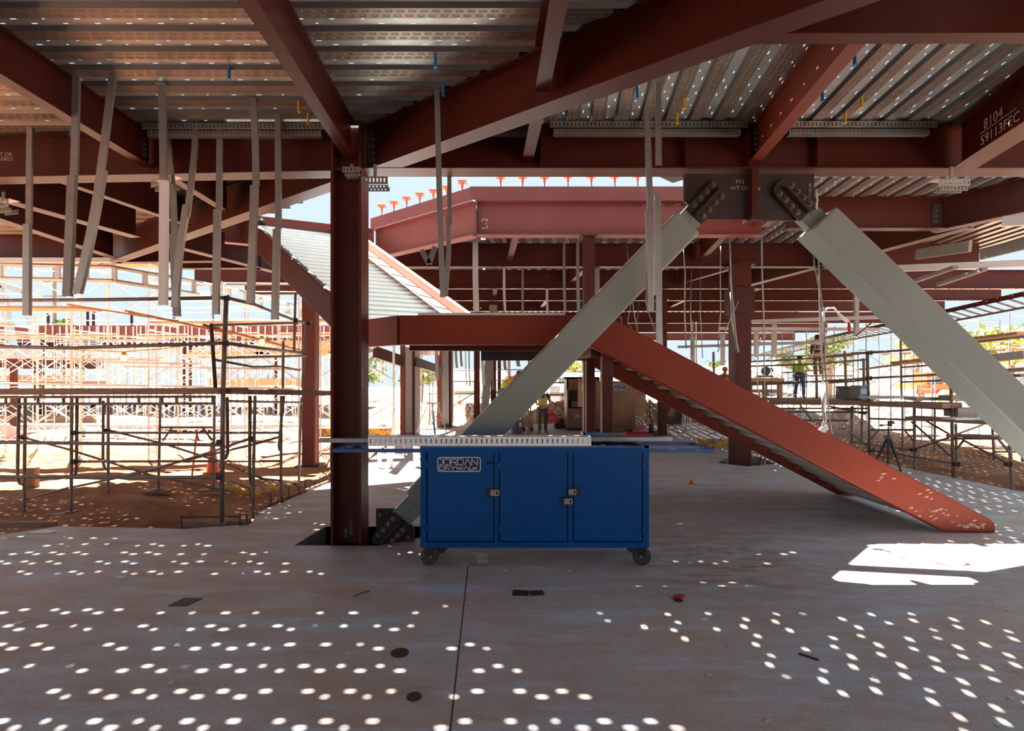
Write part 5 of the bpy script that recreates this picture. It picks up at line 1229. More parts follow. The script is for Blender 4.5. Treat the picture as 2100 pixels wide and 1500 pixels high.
    if belt:
        m_ = MB().lathe((0,0,0), [(1,-.05),(1,.05)], 18); m_.v = [V(v.x*.17, v.y*.135, v.z)+g('pel')+V(0,0,.07)+parent_off(p) for v in m_.v]; m_.build('tool_belt', 'black', p)
        m_ = MB().cbox(g('pel')+V(.17,.05,-.03)+parent_off(p), .08, .16, .2).cbox(g('pel')+V(-.17,.03,-.03)+parent_off(p), .08, .16, .18); m_.build('tool_pouch', 'boot', p)
        m_ = MB().cbox(g('pel')+V(.20,.03,.05)+parent_off(p), .03, .03, .22); m_.build('hammer', 'yellowtag', p)
    return p
stand = dict(pel=(0,0,.97), chest=(0,-.01,1.30), neck=(0,.01,1.50), head=(0,.03,1.63), shL=(-.20,0,1.42), shR=(.20,0,1.42), elL=(-.25,-.02,1.13), elR=(.25,-.02,1.13), wrL=(-.24,.06,.88), wrR=(.24,.06,.88),
             hiL=(-.095,0,.90), hiR=(.095,0,.90), knL=(-.105,.03,.50), knR=(.105,.03,.50), anL=(-.11,-.02,.09), anR=(.11,-.02,.09))
# worker facing us with the red can
wA = W(1113, 889, 2310/123); wA.z = 0
J = dict(stand, face=(0,1,0), elL=(-.27,-.02,1.12), wrL=(-.30,.05,.86), elR=(.26,-.03,1.12), wrR=(.10,.18,1.02), footL=(-.05,.15,-.05), footR=(.05,.15,-.05))
person('worker with yellow vest and dark trousers standing behind the brace, holding a red can', wA, PI, {k: v for k, v in J.items()}, 'khaki', 'hivis', 'khaki', hat='white', sleeves=False)
rc = thing('fuel_can', 'red plastic can in the hand of the yellow vested worker', 'can', wA+V(.18, -.10, .50))
o = rc.location
MB().box((o.x-.02, o.y-.10, o.z-.05), (o.x+.28, o.y+.10, o.z+.20)).prism([o+V(-.02,-.10,.20), o+V(.28,-.10,.20), o+V(.20,-.10,.27), o+V(.04,-.10,.27)], (0,.2,0)).build('body', 'redcan', rc, bevel=.02)
MB().path([o+V(.04,0,.27), o+V(.02,0,.34), o+V(.12,0,.36), o+V(.2,0,.27)], .014, 8).build('handle', 'redcan', rc, True)
MB().bar(o+V(.06,-.104,.02), o+V(.18,-.104,.10), .004, .05, (0,1,0)).build('white_label', 'white', rc)
# bending worker, mostly behind the brace
wB = W(1036, 892, 18.0); wB.z = .62
pf = thing('work_bench', 'low bench under the bending worker, hidden by the brace foot', 'bench', (wB.x+.1, 18.0, 0))
MB().box((wB.x-.2, 17.7, .55), (wB.x+.9, 18.3, .60)).build('bench_top', 'wood_d', pf)
for x in (wB.x-.15, wB.x+.8):
    for y in (17.75, 18.2): MB().box((x, y, 0), (x+.06, y+.06, .55)).build('leg', 'wood_d', pf)
Jb = dict(stand, pel=(0,-.12,.92), chest=(0,.16,1.19), neck=(0,.36,1.30), head=(0,.47,1.36), face=(0,.8,-.6), shL=(-.20,.26,1.27), shR=(.20,.26,1.27), elL=(-.28,.34,.99), elR=(.27,.36,1.0), wrL=(-.20,.50,.80), wrR=(.18,.52,.80), hiL=(-.1,-.10,.86), hiR=(.1,-.10,.86), knL=(-.11,.06,.48), knR=(.11,.02,.48), anL=(-.12,-.06,.09), anR=(.12,-.10,.09))
person('worker bending forward in orange shirt and yellow vest, half hidden by the brace', wB, -PI/2+.35, {k: (v if len(v) != 3 else (v[0]*1.08, v[1]*1.08, v[2]*1.12)) for k, v in Jb.items()}, 'hiviso', 'hivis', 'jeans', hair='black', hat='brown')
# worker on the right scaffold
dC = 21.5; wC = W(1640, 817, dC)
Jc = dict(stand, face=(.6,1,0), elR=(.30,.20,1.16), wrR=(.24,.45,1.16), elL=(-.26,.16,1.12), wrL=(-.14,.40,1.10), knL=(-.13,.0,.50), anL=(-.14,-.10,.09), knR=(.13,.05,.50), anR=(.14,.02,.09))
person('worker in lime shirt and jeans standing on the right scaffold with a tool belt', wC, -.75, Jc, 'hivisg', 'hivisg', 'jeans', hat=None, hair='black', belt=True)
tag(MB().cbox((wC.x-.8, dC, wC.z-.04), 7.0, 1.6, .06).build('scaffold_plank', 'wood_d'), 'far plank floor under the lime shirted worker', 'plank', 'right scaffold planks')
t = thing('work_table', 'orange timber workbench left of the lime shirted worker', 'table', W(1565, 822, 21.5))
a, b = W(1530, 776, 21.3), W(1600, 776, 21.3)
MB().box((a.x, 21.0, a.z-.16), (b.x, 22, a.z)).build('table_top', 'wood', t)
for x in (a.x+.1, (a.x+b.x)/2, b.x-.1): MB().box((x-.07, 21.1, wC.z-.01), (x+.07, 21.25, a.z-.16)).build('leg', 'wood', t)
MB().box((a.x+.1, 21.12, wC.z+.25), (b.x-.1, 21.2, wC.z+.38)).build('stretcher', 'wood', t)
p = W(1568, 774, 21.4); ms = thing('chop_saw', 'small chop saw on the orange timber workbench', 'saw', p)
MB().cbox(p+V(0,0,.04), .5, .4, .08).build('base', 'greybox', ms); MB().lathe(p+V(.05,0,.26), [(.05,-.04),(.19,-.03),(.19,.03),(.05,.04)], 18, 'Y').build('blade_guard', 'black', ms); MB().path([p+V(.1,0,.3), p+V(.3,0,.38), p+V(.36,0,.25)], .03, 7).build('handle', 'black', ms)
o = MB()
rs = random.Random(11)
for k in range(14):
    x = rs.uniform(1545, 1615); a = W(x, 816-rs.uniform(0, 6), 20.8+rs.uniform(-.3,.3)); o.bar(a, a+V(rs.uniform(-1,1), rs.uniform(-.3,.3), rs.uniform(-.05,.35)), .07, .02)
so_ = o.build('metal_offcuts', 'galv'); tag(so_, 'heap of shiny metal offcuts at the feet of the lime shirted worker', 'offcuts', kind='stuff')
t = W(1665, 758, 21.5); tag(MB().bar(W(1608, 765, 21.9), W(1700, 757, 21.4), .5, .06).build('work_shelf', 'wood'), 'raised plank shelf in front of the lime shirted worker', 'shelf')
# far worker left of the dark column, and one high up on the scaffold
wD = W(1487, 797, 24)
person('worker in orange and yellow vest glimpsed just left of the rear right column', wD-V(0,0,.8), 2.6, dict(stand, elL=(-.30,.1,1.30), wrL=(-.1,.28,1.45), elR=(.30,.1,1.30), wrR=(.1,.28,1.45)), 'hiviso', 'hivis', 'jeans', hat='hiviso')
tag(MB().cbox((wD.x, 24, wD.z-.86), 1.4, 1.2, .06).build('scaffold_plank', 'wood_d'), 'far plank under the worker beside the rear right column', 'plank', 'right scaffold planks')
wE = W(1677, 758, 23)
person('worker in dark clothes partly hidden behind the hanging cable', wE-V(0,0,.25), 2.4, dict(stand), 'khaki', 'khaki', 'khaki', hat='redcol')
tag(MB().cbox((wE.x+.2, 23, wE.z-.29), 2.2, .9, .06).build('scaffold_plank', 'wood_d'), 'far plank under the worker in dark clothes behind the cable', 'plank', 'right scaffold planks')

# ------------------------------------------------------------------ job boxes and tools in the rear
def bx(parent, name, px0, px1, py0, py1, d, dep, m, bevel=0.):
    a, b = W(px0, py1, d), W(px1, py0, d); return MB().box((a.x, d, max(a.z, .0)), (b.x, d+dep, b.z)).build(name, m, parent, bevel=bevel)
db = 2310/(884-PY)-.05
jb = thing('job_box', 'open brown jobsite cabinet with white lettering left of the landing posts', 'job box', W(1190, 880, db))
zb0 = 0.12
def zz(py, d): return H-(py-PY)/F*d
a, b = (1163-PX)/F*db, (1230-PX)/F*db
MB().box((a, db+.02, zb0), (a+.05, db+.8, zz(774, db))).box((b-.05, db+.02, zb0), (b, db+.8, zz(774, db))).box((a, db+.75, zb0), (b, db+.8, zz(774, db))).box((a, db+.02, zz(778, db)), (b, db+.8, zz(774, db))).box((a, db+.02, zz(800, db)), (b, db+.1, zz(774, db))).build('shell', 'brown', jb)
MB().box((a+.05, db+.05, zb0), (b-.05, db+.75, zz(838, db))).build('lower_drawer', 'brown', jb)
MB().box((a+.05, db+.3, zz(818, db)), (b-.05, db+.7, zz(800, db))).build('shelf_stuff', 'black', jb)
MB().box((a+.2, db+.25, zz(836, db)), (b-.1, db+.6, zz(824, db))).build('shelf_board', 'wood_d', jb)
MB().box((a+.02, db+.05, 0), (b-.02, db+.75, zb0)).build('skid_base', 'black', jb)
text('lettering', 'KNA', 'white', jb, V((1185-PX)/F*db, db+.015, zz(781, db)), (1,0,0), (0,0,1), .13)
MB().box(((1186-PX)/F*db, db+.012, zz(786, db)), (b, db+.02, zz(782.5, db))).build('orange_stripe', 'orange', jb)
dr = bx(jb, 'open_door', 1186, 1201, 785, 835, db-.6, .06, 'tan')
bx(dr, 'document_pocket', 1193, 1200, 790, 802, db-.63, .03, 'paper')
text('lettering', 'JO', 'white', jb, V((1179-PX)/F*db, db+.03, zz(857, db)), (1,0,0), (0,0,1), .17)
d2 = 2310/(883-PY)-.6
j2 = thing('job_box', 'big brown steel box with company logo right of the landing posts', 'job box', W(1263, 882, d2))
a, b, t0 = (1222-PX)/F*d2, (1303-PX)/F*d2, zz(783, d2)
MB().box((a, d2, .10), (b, d2+.85, t0)).build('body', 'brown', j2, bevel=.02)
MB().box((a+.02, d2-.006, .14), (b-.03, d2+.002, t0-.03)).build('front_panel', mat('brushed_brown', (.20, .085, .03), .3, .1, .6, 1.1), j2)
for x in (a+.1, b-.2): MB().box((x, d2+.05, 0), (x+.1, d2+.8, .10)).build('skid_foot', 'black', j2)
lw = (1284-1238)/F*d2; lx0, lz0 = (1238-PX)/F*d2, zz(801, d2); lh = 13/F*d2
l2 = MB().box((lx0, d2-.012, lz0), (lx0+lw, d2-.005, lz0+lh)).build('logo_plate', 'navy', j2)
bd = MB(); rrect(lx0, lz0, lx0+lw, lz0+lh, .04, .014, d2-.0135); bd.build('logo_border', 'white', l2)
logo(l2, lx0, lz0, lw, lh, d2-.0145)
d3 = d2+.95
j3 = thing('job_box', 'light tan upper jobsite box with white lettering on an orange band', 'job box', W(1313, 833, d3))
a, b = (1298-PX)/F*d3, (1325-PX)/F*d3
MB().box((a, d3, zz(834, d3)), (b, d3+.7, zz(788, d3))).build('body', 'tan', j3, bevel=.015)
MB().box((a, d3-.006, zz(800, d3)), (b, d3, zz(791, d3))).build('orange_band', 'orange', j3)
text('lettering', 'KNAACK', 'white', j3, V((1301-PX)/F*d3, d3-.008, zz(797, d3)), (1,0,0), (0,0,1), .11)
MB().box(((1307-PX)/F*d3, d3-.006, zz(810, d3)), ((1320-PX)/F*d3, d3, zz(805, d3))).build('blue_label', mat('violet_label', (.25,.2,.6), .5), j3)
j4 = thing('job_box', 'light tan lower box with a white curved signal mark', 'job box', W(1313, 876, d3))
MB().box((a, d3, .0), (b-.05, d3+.7, zz(834.4, d3))).build('body', 'tan', j4, bevel=.015)
for r in (.12, .24, .36):
    c = V((1303-PX)/F*d3-.02, d3-.006, .13); MB().path([c+V(r*math.sin(u*PI/16), 0, r*math.cos(u*PI/16)) for u in range(9)], .028, 6).build('white_arc', 'white', j4)
# pallet jack
dp = 2310/(897-PY); pj = thing('pallet_jack', 'orange and black pallet jack with upright handle beside the tan boxes', 'pallet jack', W(1335, 893, dp)); px = W(1338, 0, dp).x
MB().box((px-1.25, dp+.05, .05), (px+.05, dp+.2, .11)).box((px-1.25, dp+.45, .05), (px+.05, dp+.6, .11)).build('forks', 'redscrap', pj)
MB().box((px+.0, dp+.2, .05), (px+.12, dp+.45, .42)).build('pump_housing', 'black', pj, bevel=.03)
for y in (dp+.12, dp+.5): MB().lathe((px+.15, y, .10), [(.02,-.04),(.10,-.035),(.10,.035),(.02,.04)], 16, 'Y').build('steer_wheel', 'rubber', pj)
MB().tube((px+.12, dp+.32, .3), (px-.02, dp+.32, 1.05), .022, 8).build('handle_bar', 'black', pj)
MB().path([V(px-.02,dp+.32,1.02), V(px-.13,dp+.32,1.12), V(px-.11,dp+.32,1.26), V(px-.01,dp+.32,1.28), V(px+.06,dp+.32,1.16), V(px-.02,dp+.32,1.02)], .018, 7).build('handle_loop', 'black', pj, True)
MB().bar((px-.6, dp+.3, .12), (px+.05, dp+.3, .45), .05, .04).build('side_brace', 'redscrap', pj)
# other small rear things
dq = 2310/(888-PY); q_ = W(1056, 892, dq); pb = thing('waste_bin', 'dark paint-stained bin with white label behind the brace foot', 'bin', (q_.x+.05, dq-.3, 0))
MB().lathe((q_.x+.05, dq-.3, 0), [(.20,0),(.245,.55),(.255,.56),(.255,.60),(.235,.60),(.2,.1)], 20).build('body', mat('stained_bin', (.12,.12,.12), .6, 0, .3, 5, 0, (.4,.4,.38), .62, 9), pb)
MB().box((q_.x+.12, dq-.56, .28), (q_.x+.22, dq-.545, .44)).build('label', 'white', pb)
ct = thing('dolly', 'low orange dolly with wheels left of the yellow vested worker', 'dolly', W(1083, 885, 19.3)); a = W(1070, 0, 19.3).x; b = W(1094, 0, 19.3).x
MB().box((a, 19.2, .2), (b, 19.8, .24)).build('platform', 'wood', ct)
for x in (a+.05, b-.1):
    for y in (19.25, 19.7): MB().lathe((x, y, .10), [(.02,-.03),(.10,-.025),(.10,.025),(.02,.03)], 14, 'Y').build('wheel', 'rubber', ct)
MB().tube((b-.03, 19.25, .24), (b-.22, 19.3, .95), .02, 8).tube((b-.03, 19.7, .24), (b-.22, 19.7, .95), .02, 8).tube((b-.22, 19.3, .95), (b-.22, 19.7, .95), .02, 8).build('push_handle', 'wood', ct)
tag(MB().cbox(((a+b)/2, 19.45, .34), .36, .3, .2).build('paint_tin', 'galv'), 'grey container riding on the low orange dolly', 'container')
cp = thing('compressor', 'small red compressor on the floor right of the yellow vested worker', 'compressor', W(1148, 878, 20.3)); o = W(1148, 0, 20.3); x = o.x
MB().box((x-.2, 20.2, .03), (x+.18, 20.6, .2)).build('base', 'black', cp); MB().lathe((x-.19, 20.4, .30), [(.05,0),(.14,.03),(.14,.33),(.05,.36)], 14, 'X').build('tank', 'redcan', cp, True); MB().path([V(x-.12,20.4,.42), V(x-.08,20.4,.53), V(x+.08,20.4,.53), V(x+.1,20.4,.42)], .018, 7).build('handle', 'black', cp)
hr = thing('hand_roller', 'two small wheels of a parked roller near brown cabinet', 'roller', W(1164, 878, 20.5)); x = W(1164, 0, 20.5).x
for k in (-.09, .09): MB().lathe((x+k, 20.3, .09), [(.03,-.03),(.09,-.03),(.09,.03),(.03,.03)], 14, 'Y').build('wheel', 'rubber', hr)
MB().tube((x, 20.35, .09), (x-.12, 20.35, .95), .015, 7).tube((x-.09, 20.3, .09), (x+.09, 20.3, .09), .02, 7).build('handle', 'black', hr)
fc = thing('folding_chair', 'folded brown chair leaning beside the far column', 'chair', W(1378, 871, 21.5)); x = W(1378, 0, 21.5).x
MB().bar((x-.28, 21.5, 0), (x+.1, 21.5, .75), .05, .05).bar((x+.02, 21.5, 0), (x+.22, 21.5, .75), .05, .05).build('leg', 'rebar', fc); MB().prism([V(x-.2,21.45,.42), V(x+.05,21.45,.38), V(x+.12,21.45,.68), V(x-.05,21.45,.74)], (0,.05,0)).build('seat', 'brown', fc)
tag(MB().box((W(1366,0,22).x, 22.0, .0), (W(1385,0,22).x, 22.6, zz(828, 22))).build('black_cabinet', 'black'), 'black cabinet behind the folded brown chair', 'cabinet')
tag(MB().box((W(1386,0,22.3).x, 22.3, .0), (W(1399,0,22.3).x, 22.7, zz(838, 22.3))).build('black_bin', 'black'), 'narrow black bin right of the black cabinet', 'bin')
st2 = thing('step_stool', 'white folding step stool in the far rear right of the black bin', 'stool', W(1409, 872, 21.6)); x = W(1409, 0, 21.6).x
for a, b in (((x-.12, 0), (x-.03, .75)), ((x+.16, 0), (x+.05, .75))): MB().bar((a[0], 21.6, 0), (b[0], 21.6, b[1]), .04, .04).bar((a[0], 21.9, 0), (b[0], 21.8, b[1]), .04, .04).build('leg', 'alu', st2)
MB().box((x-.06, 21.55, .75), (x+.08, 21.95, .79)).build('top_step', 'alu', st2)
tag(MB().lathe(W(1402, 887, 2310/121)+V(0,0,.0), [(.26,.0),(.30,.03),(.26,.06),(.22,.05),(.22,.01)], 20).build('wire_coil', 'white_galv', smooth=True), 'coil of shiny wire lying on the rear floor', 'coil')
# chair backs / black seat by the column
o = W(1000, 845, 21); tag(MB().cbox((W(998,0,21).x, 21, .55), .24, .4, .7, 0, 0, .25).build('black_bag', 'black', bevel=.06), 'black bag hung on the leaning brace', 'bag')
tag(MB().box((W(998,0,21).x-.1, 20.9, 0), (W(998,0,21).x+.12, 21.15, .22)).build('bag_stand', 'black'), 'dark stand below the black bag', 'stand')
# orange plastic cone on the slab, traffic cones far away
t = Pz(1418, 993, 0); tag(MB().lathe(t, [(.075,0),(.075,.012),(.04,.014),(.036,.06),(.05,.065),(.05,.075),(.01,.078)], 14).build('safety_plug', 'orange'), 'single orange plastic cap standing on the slab right of the cart', 'cap')
for i, (x, y, d) in enumerate([(1153, 822, 34), (942, 797, 40), (1262, 790, 46)]):
    p = W(x, y+2, d); p.z = hill(p.x, d) if i else p.z-.2
    c = thing('traffic_cone', 'orange and white traffic cone far off, %s' % ['left of the brown cabinet', 'left of the far column', 'between the landing posts'][i], 'cone', p, 'traffic cones')
    MB().lathe(p, [(.24,0),(.24,.03),(.15,.04),(.11,.3)], 12).lathe(p, [(.08,.5),(.03,.75)], 12).build('cone', 'orange', c); MB().lathe(p, [(.115,.3),(.078,.5)], 12).build('white_band', 'white', c)
    if not i: MB().box((p.x-.3, d-.3, hill(p.x, d)), (p.x+.3, d+.3, p.z)).build('block', 'curb', c)

# yellow low foundations on the right and rear
tag(MB().box((W(1445,0,15).x, 15, -.3), (W(1525,0,15).x, 15.5, .22)).build('foundation_block', 'yellowpaint'), 'yellow and black low block left of the rear right column', 'foundation')
tag(MB().box((W(826,0,19).x-3.5, 19.5, -.3), (W(826,0,19).x-.6, 20, .10)).build('foundation_block', 'yellowpaint'), 'yellow painted low block left of the sheet metal wall', 'foundation')

# ------------------------------------------------------------------ far wing on the left
dw = 31.0
def fx(px, d=dw): return (px-PX)/F*d
def fz(py, d=dw): return H-(py-PY)/F*d
fw_ = thing('far_building_wing', 'far red steel wing with stud walls behind the left scaffolds', 'building', (fx(330), dw, fz(880)))
MB().box((fx(-260), dw, fz(700)), (fx(700), dw+.3, fz(668))).build('fascia', 'pink', fw_)
MB().box((fx(-260), dw+.2, fz(712)), (fx(700), dw+9, fz(702))).build('roof_underside', 'redcol', fw_)
MB().box((fx(-260), dw-2, fz(757)), (fx(205), dw+.3, fz(738))).build('lower_beam', 'red', fw_)
MB().box((fx(60), dw-.2, fz(884)), (fx(700), dw+.3, fz(866))).build('base_wall', 'curb', fw_)
MB().box((fx(-260), dw+6, fz(884)), (fx(230), dw+6.3, fz(838))).build('rear_wall', 'dark', fw_)
for x in (78, 383, 566, 690, -120): MB().box((fx(x)-.17, dw-.1, fz(884)), (fx(x)+.17, dw+.25, fz(700))).build('column', 'redcol', fw_)
for x in (10, 99, 112, 198, 293, 380): MB().box((fx(x)-.06, dw+3, fz(668)), (fx(x)+.06, dw+3.1, fz(622+(x % 7)*3))).build('roof_post', 'redcol', fw_)
for x0, x1, y0, y1 in ((395, 560, 723, 736), (440, 630, 776, 792), (-260, 160, 770, 785), (530, 700, 700, 730)): MB().box((fx(x0), dw-.6, fz(y1)), (fx(x1), dw-.5, fz(y0))).build('panel_strip', 'wood', fw_)
x = 140; k = 0
while x < 700:
    if not (78 < x < 90 or 200 < x < 212):
        tag(MB().box((fx(x)-.05, dw-.30, fz(866)), (fx(x)+.05, dw-.22, fz(700))).build('wall_stud', 'white_galv' if k % 3 else 'tube_b'), 'upright stud of the far wing wall, stud %d from its left end' % (k+1), 'stud', 'far wing wall studs'); k += 1
    x += 12.5
for i in range(40):
    x = 110+15*i
    if x < 700: MB().box((fx(x)-.04, dw-.08, fz(702)), (fx(x)+.04, dw-.02, fz(670))).build('fascia_stud', 'white_galv', fw_)
bt = thing('steel_truss', 'pale blue steel truss leaning in at the far left edge', 'truss', W(40, 735, 22))
for a, b in (((2, 588), (32, 735)), ((52, 600), (80, 738)), ((0, 584), (54, 598))): MB().bar(W(*a, 22), W(*b, 22), .22, .22).build('chord', 'bluesteel', bt)
MB().box((W(-40,0,22).x, 21.9, H-(735-PY)/F*22), (W(76,0,22).x, 22.3, H-(716-PY)/F*22)).build('plate', 'bluesteel', bt)
MB().box((W(20,0,22).x, 22, -.3), (W(28,0,22).x, 22.2, H-(735-PY)/F*22)).build('post', 'redcol', bt)
a, b = W(-20, 762, 24), W(190, 762, 24)
tag(MB().box((a.x, 24, -.4), (b.x, 24.2, .2)).box((a.x, 24, a.z-.6), (b.x, 25, a.z-.45)).build('work_platform', 'wood_d'), 'brown raised platform in the far left', 'platform')
up_ = thing('utility_pole', 'wooden utility pole with cross arms above the far left wing', 'pole', V(fx(112, 60), 60, -1))
MB().tube((fx(112,60), 60, -1), (fx(112,60), 60, fz(545,60)), .17, 8).build('pole', 'bark', up_)
for y in (577, 607): MB().box((fx(90,60), 59.9, fz(y+2,60)), (fx(128,60), 60.1, fz(y,60))).build('cross_arm', 'bark', up_)
tag(MB().box((fx(-200, 27), 22.5, -.3), (fx(720, 27), 23.2, -.06)).build('kerb', 'curb'), 'concrete kerb running along the road on the left', 'kerb')
tag(MB().cbox(W(30, 888, 19)+V(0,0,.0), .9, .05, .5, 0, .3).build('pink_sign_board', mat('pink_board', (.85,.45,.5), .6)), 'pink and yellow board lying in the dirt at far left', 'board')
for i, (x, y, d) in enumerate([(170, 882, 20), (240, 888, 20)]):
    p = W(x, y, d); tag(MB().tube((p.x, d, hill(p.x, d)), (p.x, d, p.z+.15), .10, 10).build('drain_pipe', mat('teal_pipe', (.2,.6,.6), .5) if not i else 'bluesteel'), 'upright teal drain pipe in the left dirt, %s one' % ('left' if not i else 'right'), 'pipe')
p = W(65, 990, 10.8); tag(MB().tube((p.x, 10.8, hill(p.x,10.8)), (p.x, 10.8, p.z+.32), .13, 12).build('timber_post', 'wood_d'), 'short stump of timber in the left dirt', 'post')
sv = thing('survey_stake', 'orange stake with orange flagging tape in the left dirt', 'stake', W(397, 985, 11.5)); MB().bar(W(393, 985, 11.5), W(404, 885, 11.5), .03, .03).build('stake', 'machine', sv); MB().prism([W(404, 886, 11.5), W(410, 906, 11.5), W(402, 900, 11.5)], (0,.01,0)).build('tape', 'orange', sv)
cn = W(436, 953, 12.5); c = thing('traffic_cone', 'orange traffic cone in the left dirt behind the scaffold braces', 'cone', (cn.x, 12.5, hill(cn.x,12.5)), 'traffic cones'); o = c.location
MB().lathe(o, [(.22,0),(.22,.03),(.14,.04),(.04,.75)], 14).build('cone', 'orange', c)

# ------------------------------------------------------------------ houses, fence, machine, trees beyond
def house(label, px0, px1, y0, y1, d, dep, m, rm, rise=10, wins=()):
    h_ = thing('house', label, 'house', (fx((px0+px1)/2, d), d, -.6)); a, b, t = fx(px0, d), fx(px1, d), fz(y0, d)
    MB().box((a, d, -1), (b, d+dep, t)).build('walls', m, h_)
    r = rise/F*d; MB().prism([V(a-.4, d-.4, t), V(a-.4, d+dep+.4, t), V(a-.4, d+dep/2, t+r)], (b-a+.8, 0, 0)).build('roof', rm, h_)
    for (x0, x1, w0, w1) in wins:
        w = MB().box((fx(x0, d), d-.06, fz(w1, d)), (fx(x1, d), d+.02, fz(w0, d))).build('window', 'white', h_)
        MB().box((fx(x0+.6, d), d-.08, fz(w1-.8, d)), (fx((x0+x1)/2-.3, d), d-.05, fz(w0+.8, d))).box((fx((x0+x1)/2+.3, d), d-.08, fz(w1-.8, d)), (fx(x1-.6, d), d-.05, fz(w0+.8, d))).build('pane', 'glass', w)
    return h_
house('pale blue house with a white framed window right of the brace', 1118, 1172, 766, 812, 48, 8, 'housew', 'roofg', 4, ((1145, 1157, 774, 788),))
house('pale green low building seen between the far columns', 926, 1030, 783, 812, 50, 8, 'houseg', 'roofg', 26)
house('long pale block behind the landing posts', 1172, 1330, 770, 800, 58, 8, 'housew', 'roofg', 6)
house('grey roofed building left of the rear right column', 1385, 1480, 772, 800, 55, 9, 'housew', 'roofg', 22)
house('grey gabled building right of the rear right column', 1535, 1615, 762, 800, 60, 9, 'housew', 'roofg', 22, ((1545, 1560, 772, 785), (1580, 1596, 772, 785)))
house('distant red roofed house at the right edge', 2030, 2140, 752, 790, 70, 12, 'fence', 'roofr', 16, ((2053, 2061, 757, 764),))
tag(MB().box((fx(1660, 50), 50, -1), (fx(1870, 50), 50.2, fz(752, 50))).build('fence', 'fence'), 'long pale board fence beyond the right scaffold', 'fence')
tag(MB().box((fx(930, 42), 41.5, -.6), (fx(985, 42), 42.3, fz(812, 42))).build('block_stack', 'housew'), 'white block stack beyond the sheet metal wall', 'blocks')
tag(MB().box((fx(1126, 36), 35.5, -.6), (fx(1146, 36), 36.3, fz(792, 36))).build('block_stack', 'housew'), 'white cabinet block right of the near brace', 'blocks')
dt = 33.0; th = thing('telehandler', 'orange construction telehandler behind the right scaffold', 'machine', (fx(1930, dt), dt, hill(fx(1930,dt), dt)))
gz = fz(829, dt); o = MB()
MB().box((fx(1888, dt), dt+.3, gz+.65), (fx(2010, dt), dt+2, gz+1.25)).prism([V(fx(1905,dt),dt+.25,gz+.9), V(fx(1925,dt),dt+.25,gz+1.28), V(fx(1952,dt),dt+.25,gz+1.28), V(fx(1962,dt),dt+.25,gz+.9)], (0,.5,0)).build('chassis', 'machine', th)
MB().box((fx(1914, dt), dt+.5, gz+1.2), (fx(1948, dt), dt+1.6, gz+2.05)).build('cab', 'machine', th); MB().box((fx(1918, dt), dt+.47, gz+1.3), (fx(1944, dt), dt+.5, gz+1.75)).build('cab_window', 'glass', th)
MB().bar((fx(1895, dt), dt+2, gz+.9), (fx(2020, dt), dt+2, gz+1.75), .4, .45).build('boom', 'machine', th)
for x in (1938, 2000):
    for y in (dt, dt+2.2):
        w = MB().lathe((fx(x,dt), y, gz+.46), [(.22,-.2),(.40,-.2),(.46,-.1),(.46,.1),(.40,.2),(.22,.2)], 20, 'Y').build('wheel', 'rubber' if y > dt else mat('dusty_tyre', (.62,.45,.35), .9), th); MB().lathe((fx(x,dt), y-.21, gz+.46), [(.05,-.03),(.24,0),(.24,.05)], 16, 'Y').build('hub', 'tan', w)
MB().box((fx(1872, dt), dt+.3, gz+.3), (fx(1890, dt), dt+1.9, gz+.9)).build('fork_carriage', 'white', th); MB().box((fx(1850, dt), dt+.5, gz+.3), (fx(1874, dt), dt+.65, gz+.38)).build('fork', 'white', th)
text('lettering', 'MOBERG', 'white', th, V(fx(1932, dt), dt+.46, gz+1.86), (1,0,0), (0,0,1), .2)

def tree(label, px, ytop, ybase, d, wid, m, n=900, trunk=True):
    x = fx(px, d); z0, z1 = -.4, fz(ytop, d); zc0 = fz(ybase, d)
    t = thing('tree', label, 'tree', (x, d, z0), 'trees beyond the site'); r = random.Random(px)
    tk = MB().path([V(x,d,z0), V(x+.1,d,zc0), V(x,d,(zc0+z1)/2)], .22, 7)
    for k in range(5):
        a = k*1.26; tk.path([V(x,d,zc0+(z1-zc0)*.1*k), V(x+wid*.3*math.cos(a), d+wid*.3*math.sin(a), zc0+(z1-zc0)*(.35+.1*k))], .07, 5)
    tk.build('trunk', 'bark', t)
    o = MB(); cl = [(r.gauss(0,.22)*wid, r.gauss(0,.22)*wid, r.uniform(.1,.9)) for _ in range(16)]
    for k in range(n):
        cx_, cy_, cz_ = r.choice(cl); p = V(x+cx_+r.gauss(0,.1)*wid, d+cy_+r.gauss(0,.1)*wid, zc0+(z1-zc0)*min(1, max(0, cz_+r.gauss(0,.09))))
        s_ = r.uniform(.12,.30)*max(1, wid/5); a = V(r.gauss(0,1), r.gauss(0,1), r.gauss(0,1)).normalized(); b = a.cross(V(r.gauss(0,1), r.gauss(0,1), r.gauss(0,1))).normalized()
        o.add([p-a*s_, p+b*s_*.55, p+a*s_, p-b*s_*.55], [(0,1,2,3)])
    o.build('foliage', m, t)
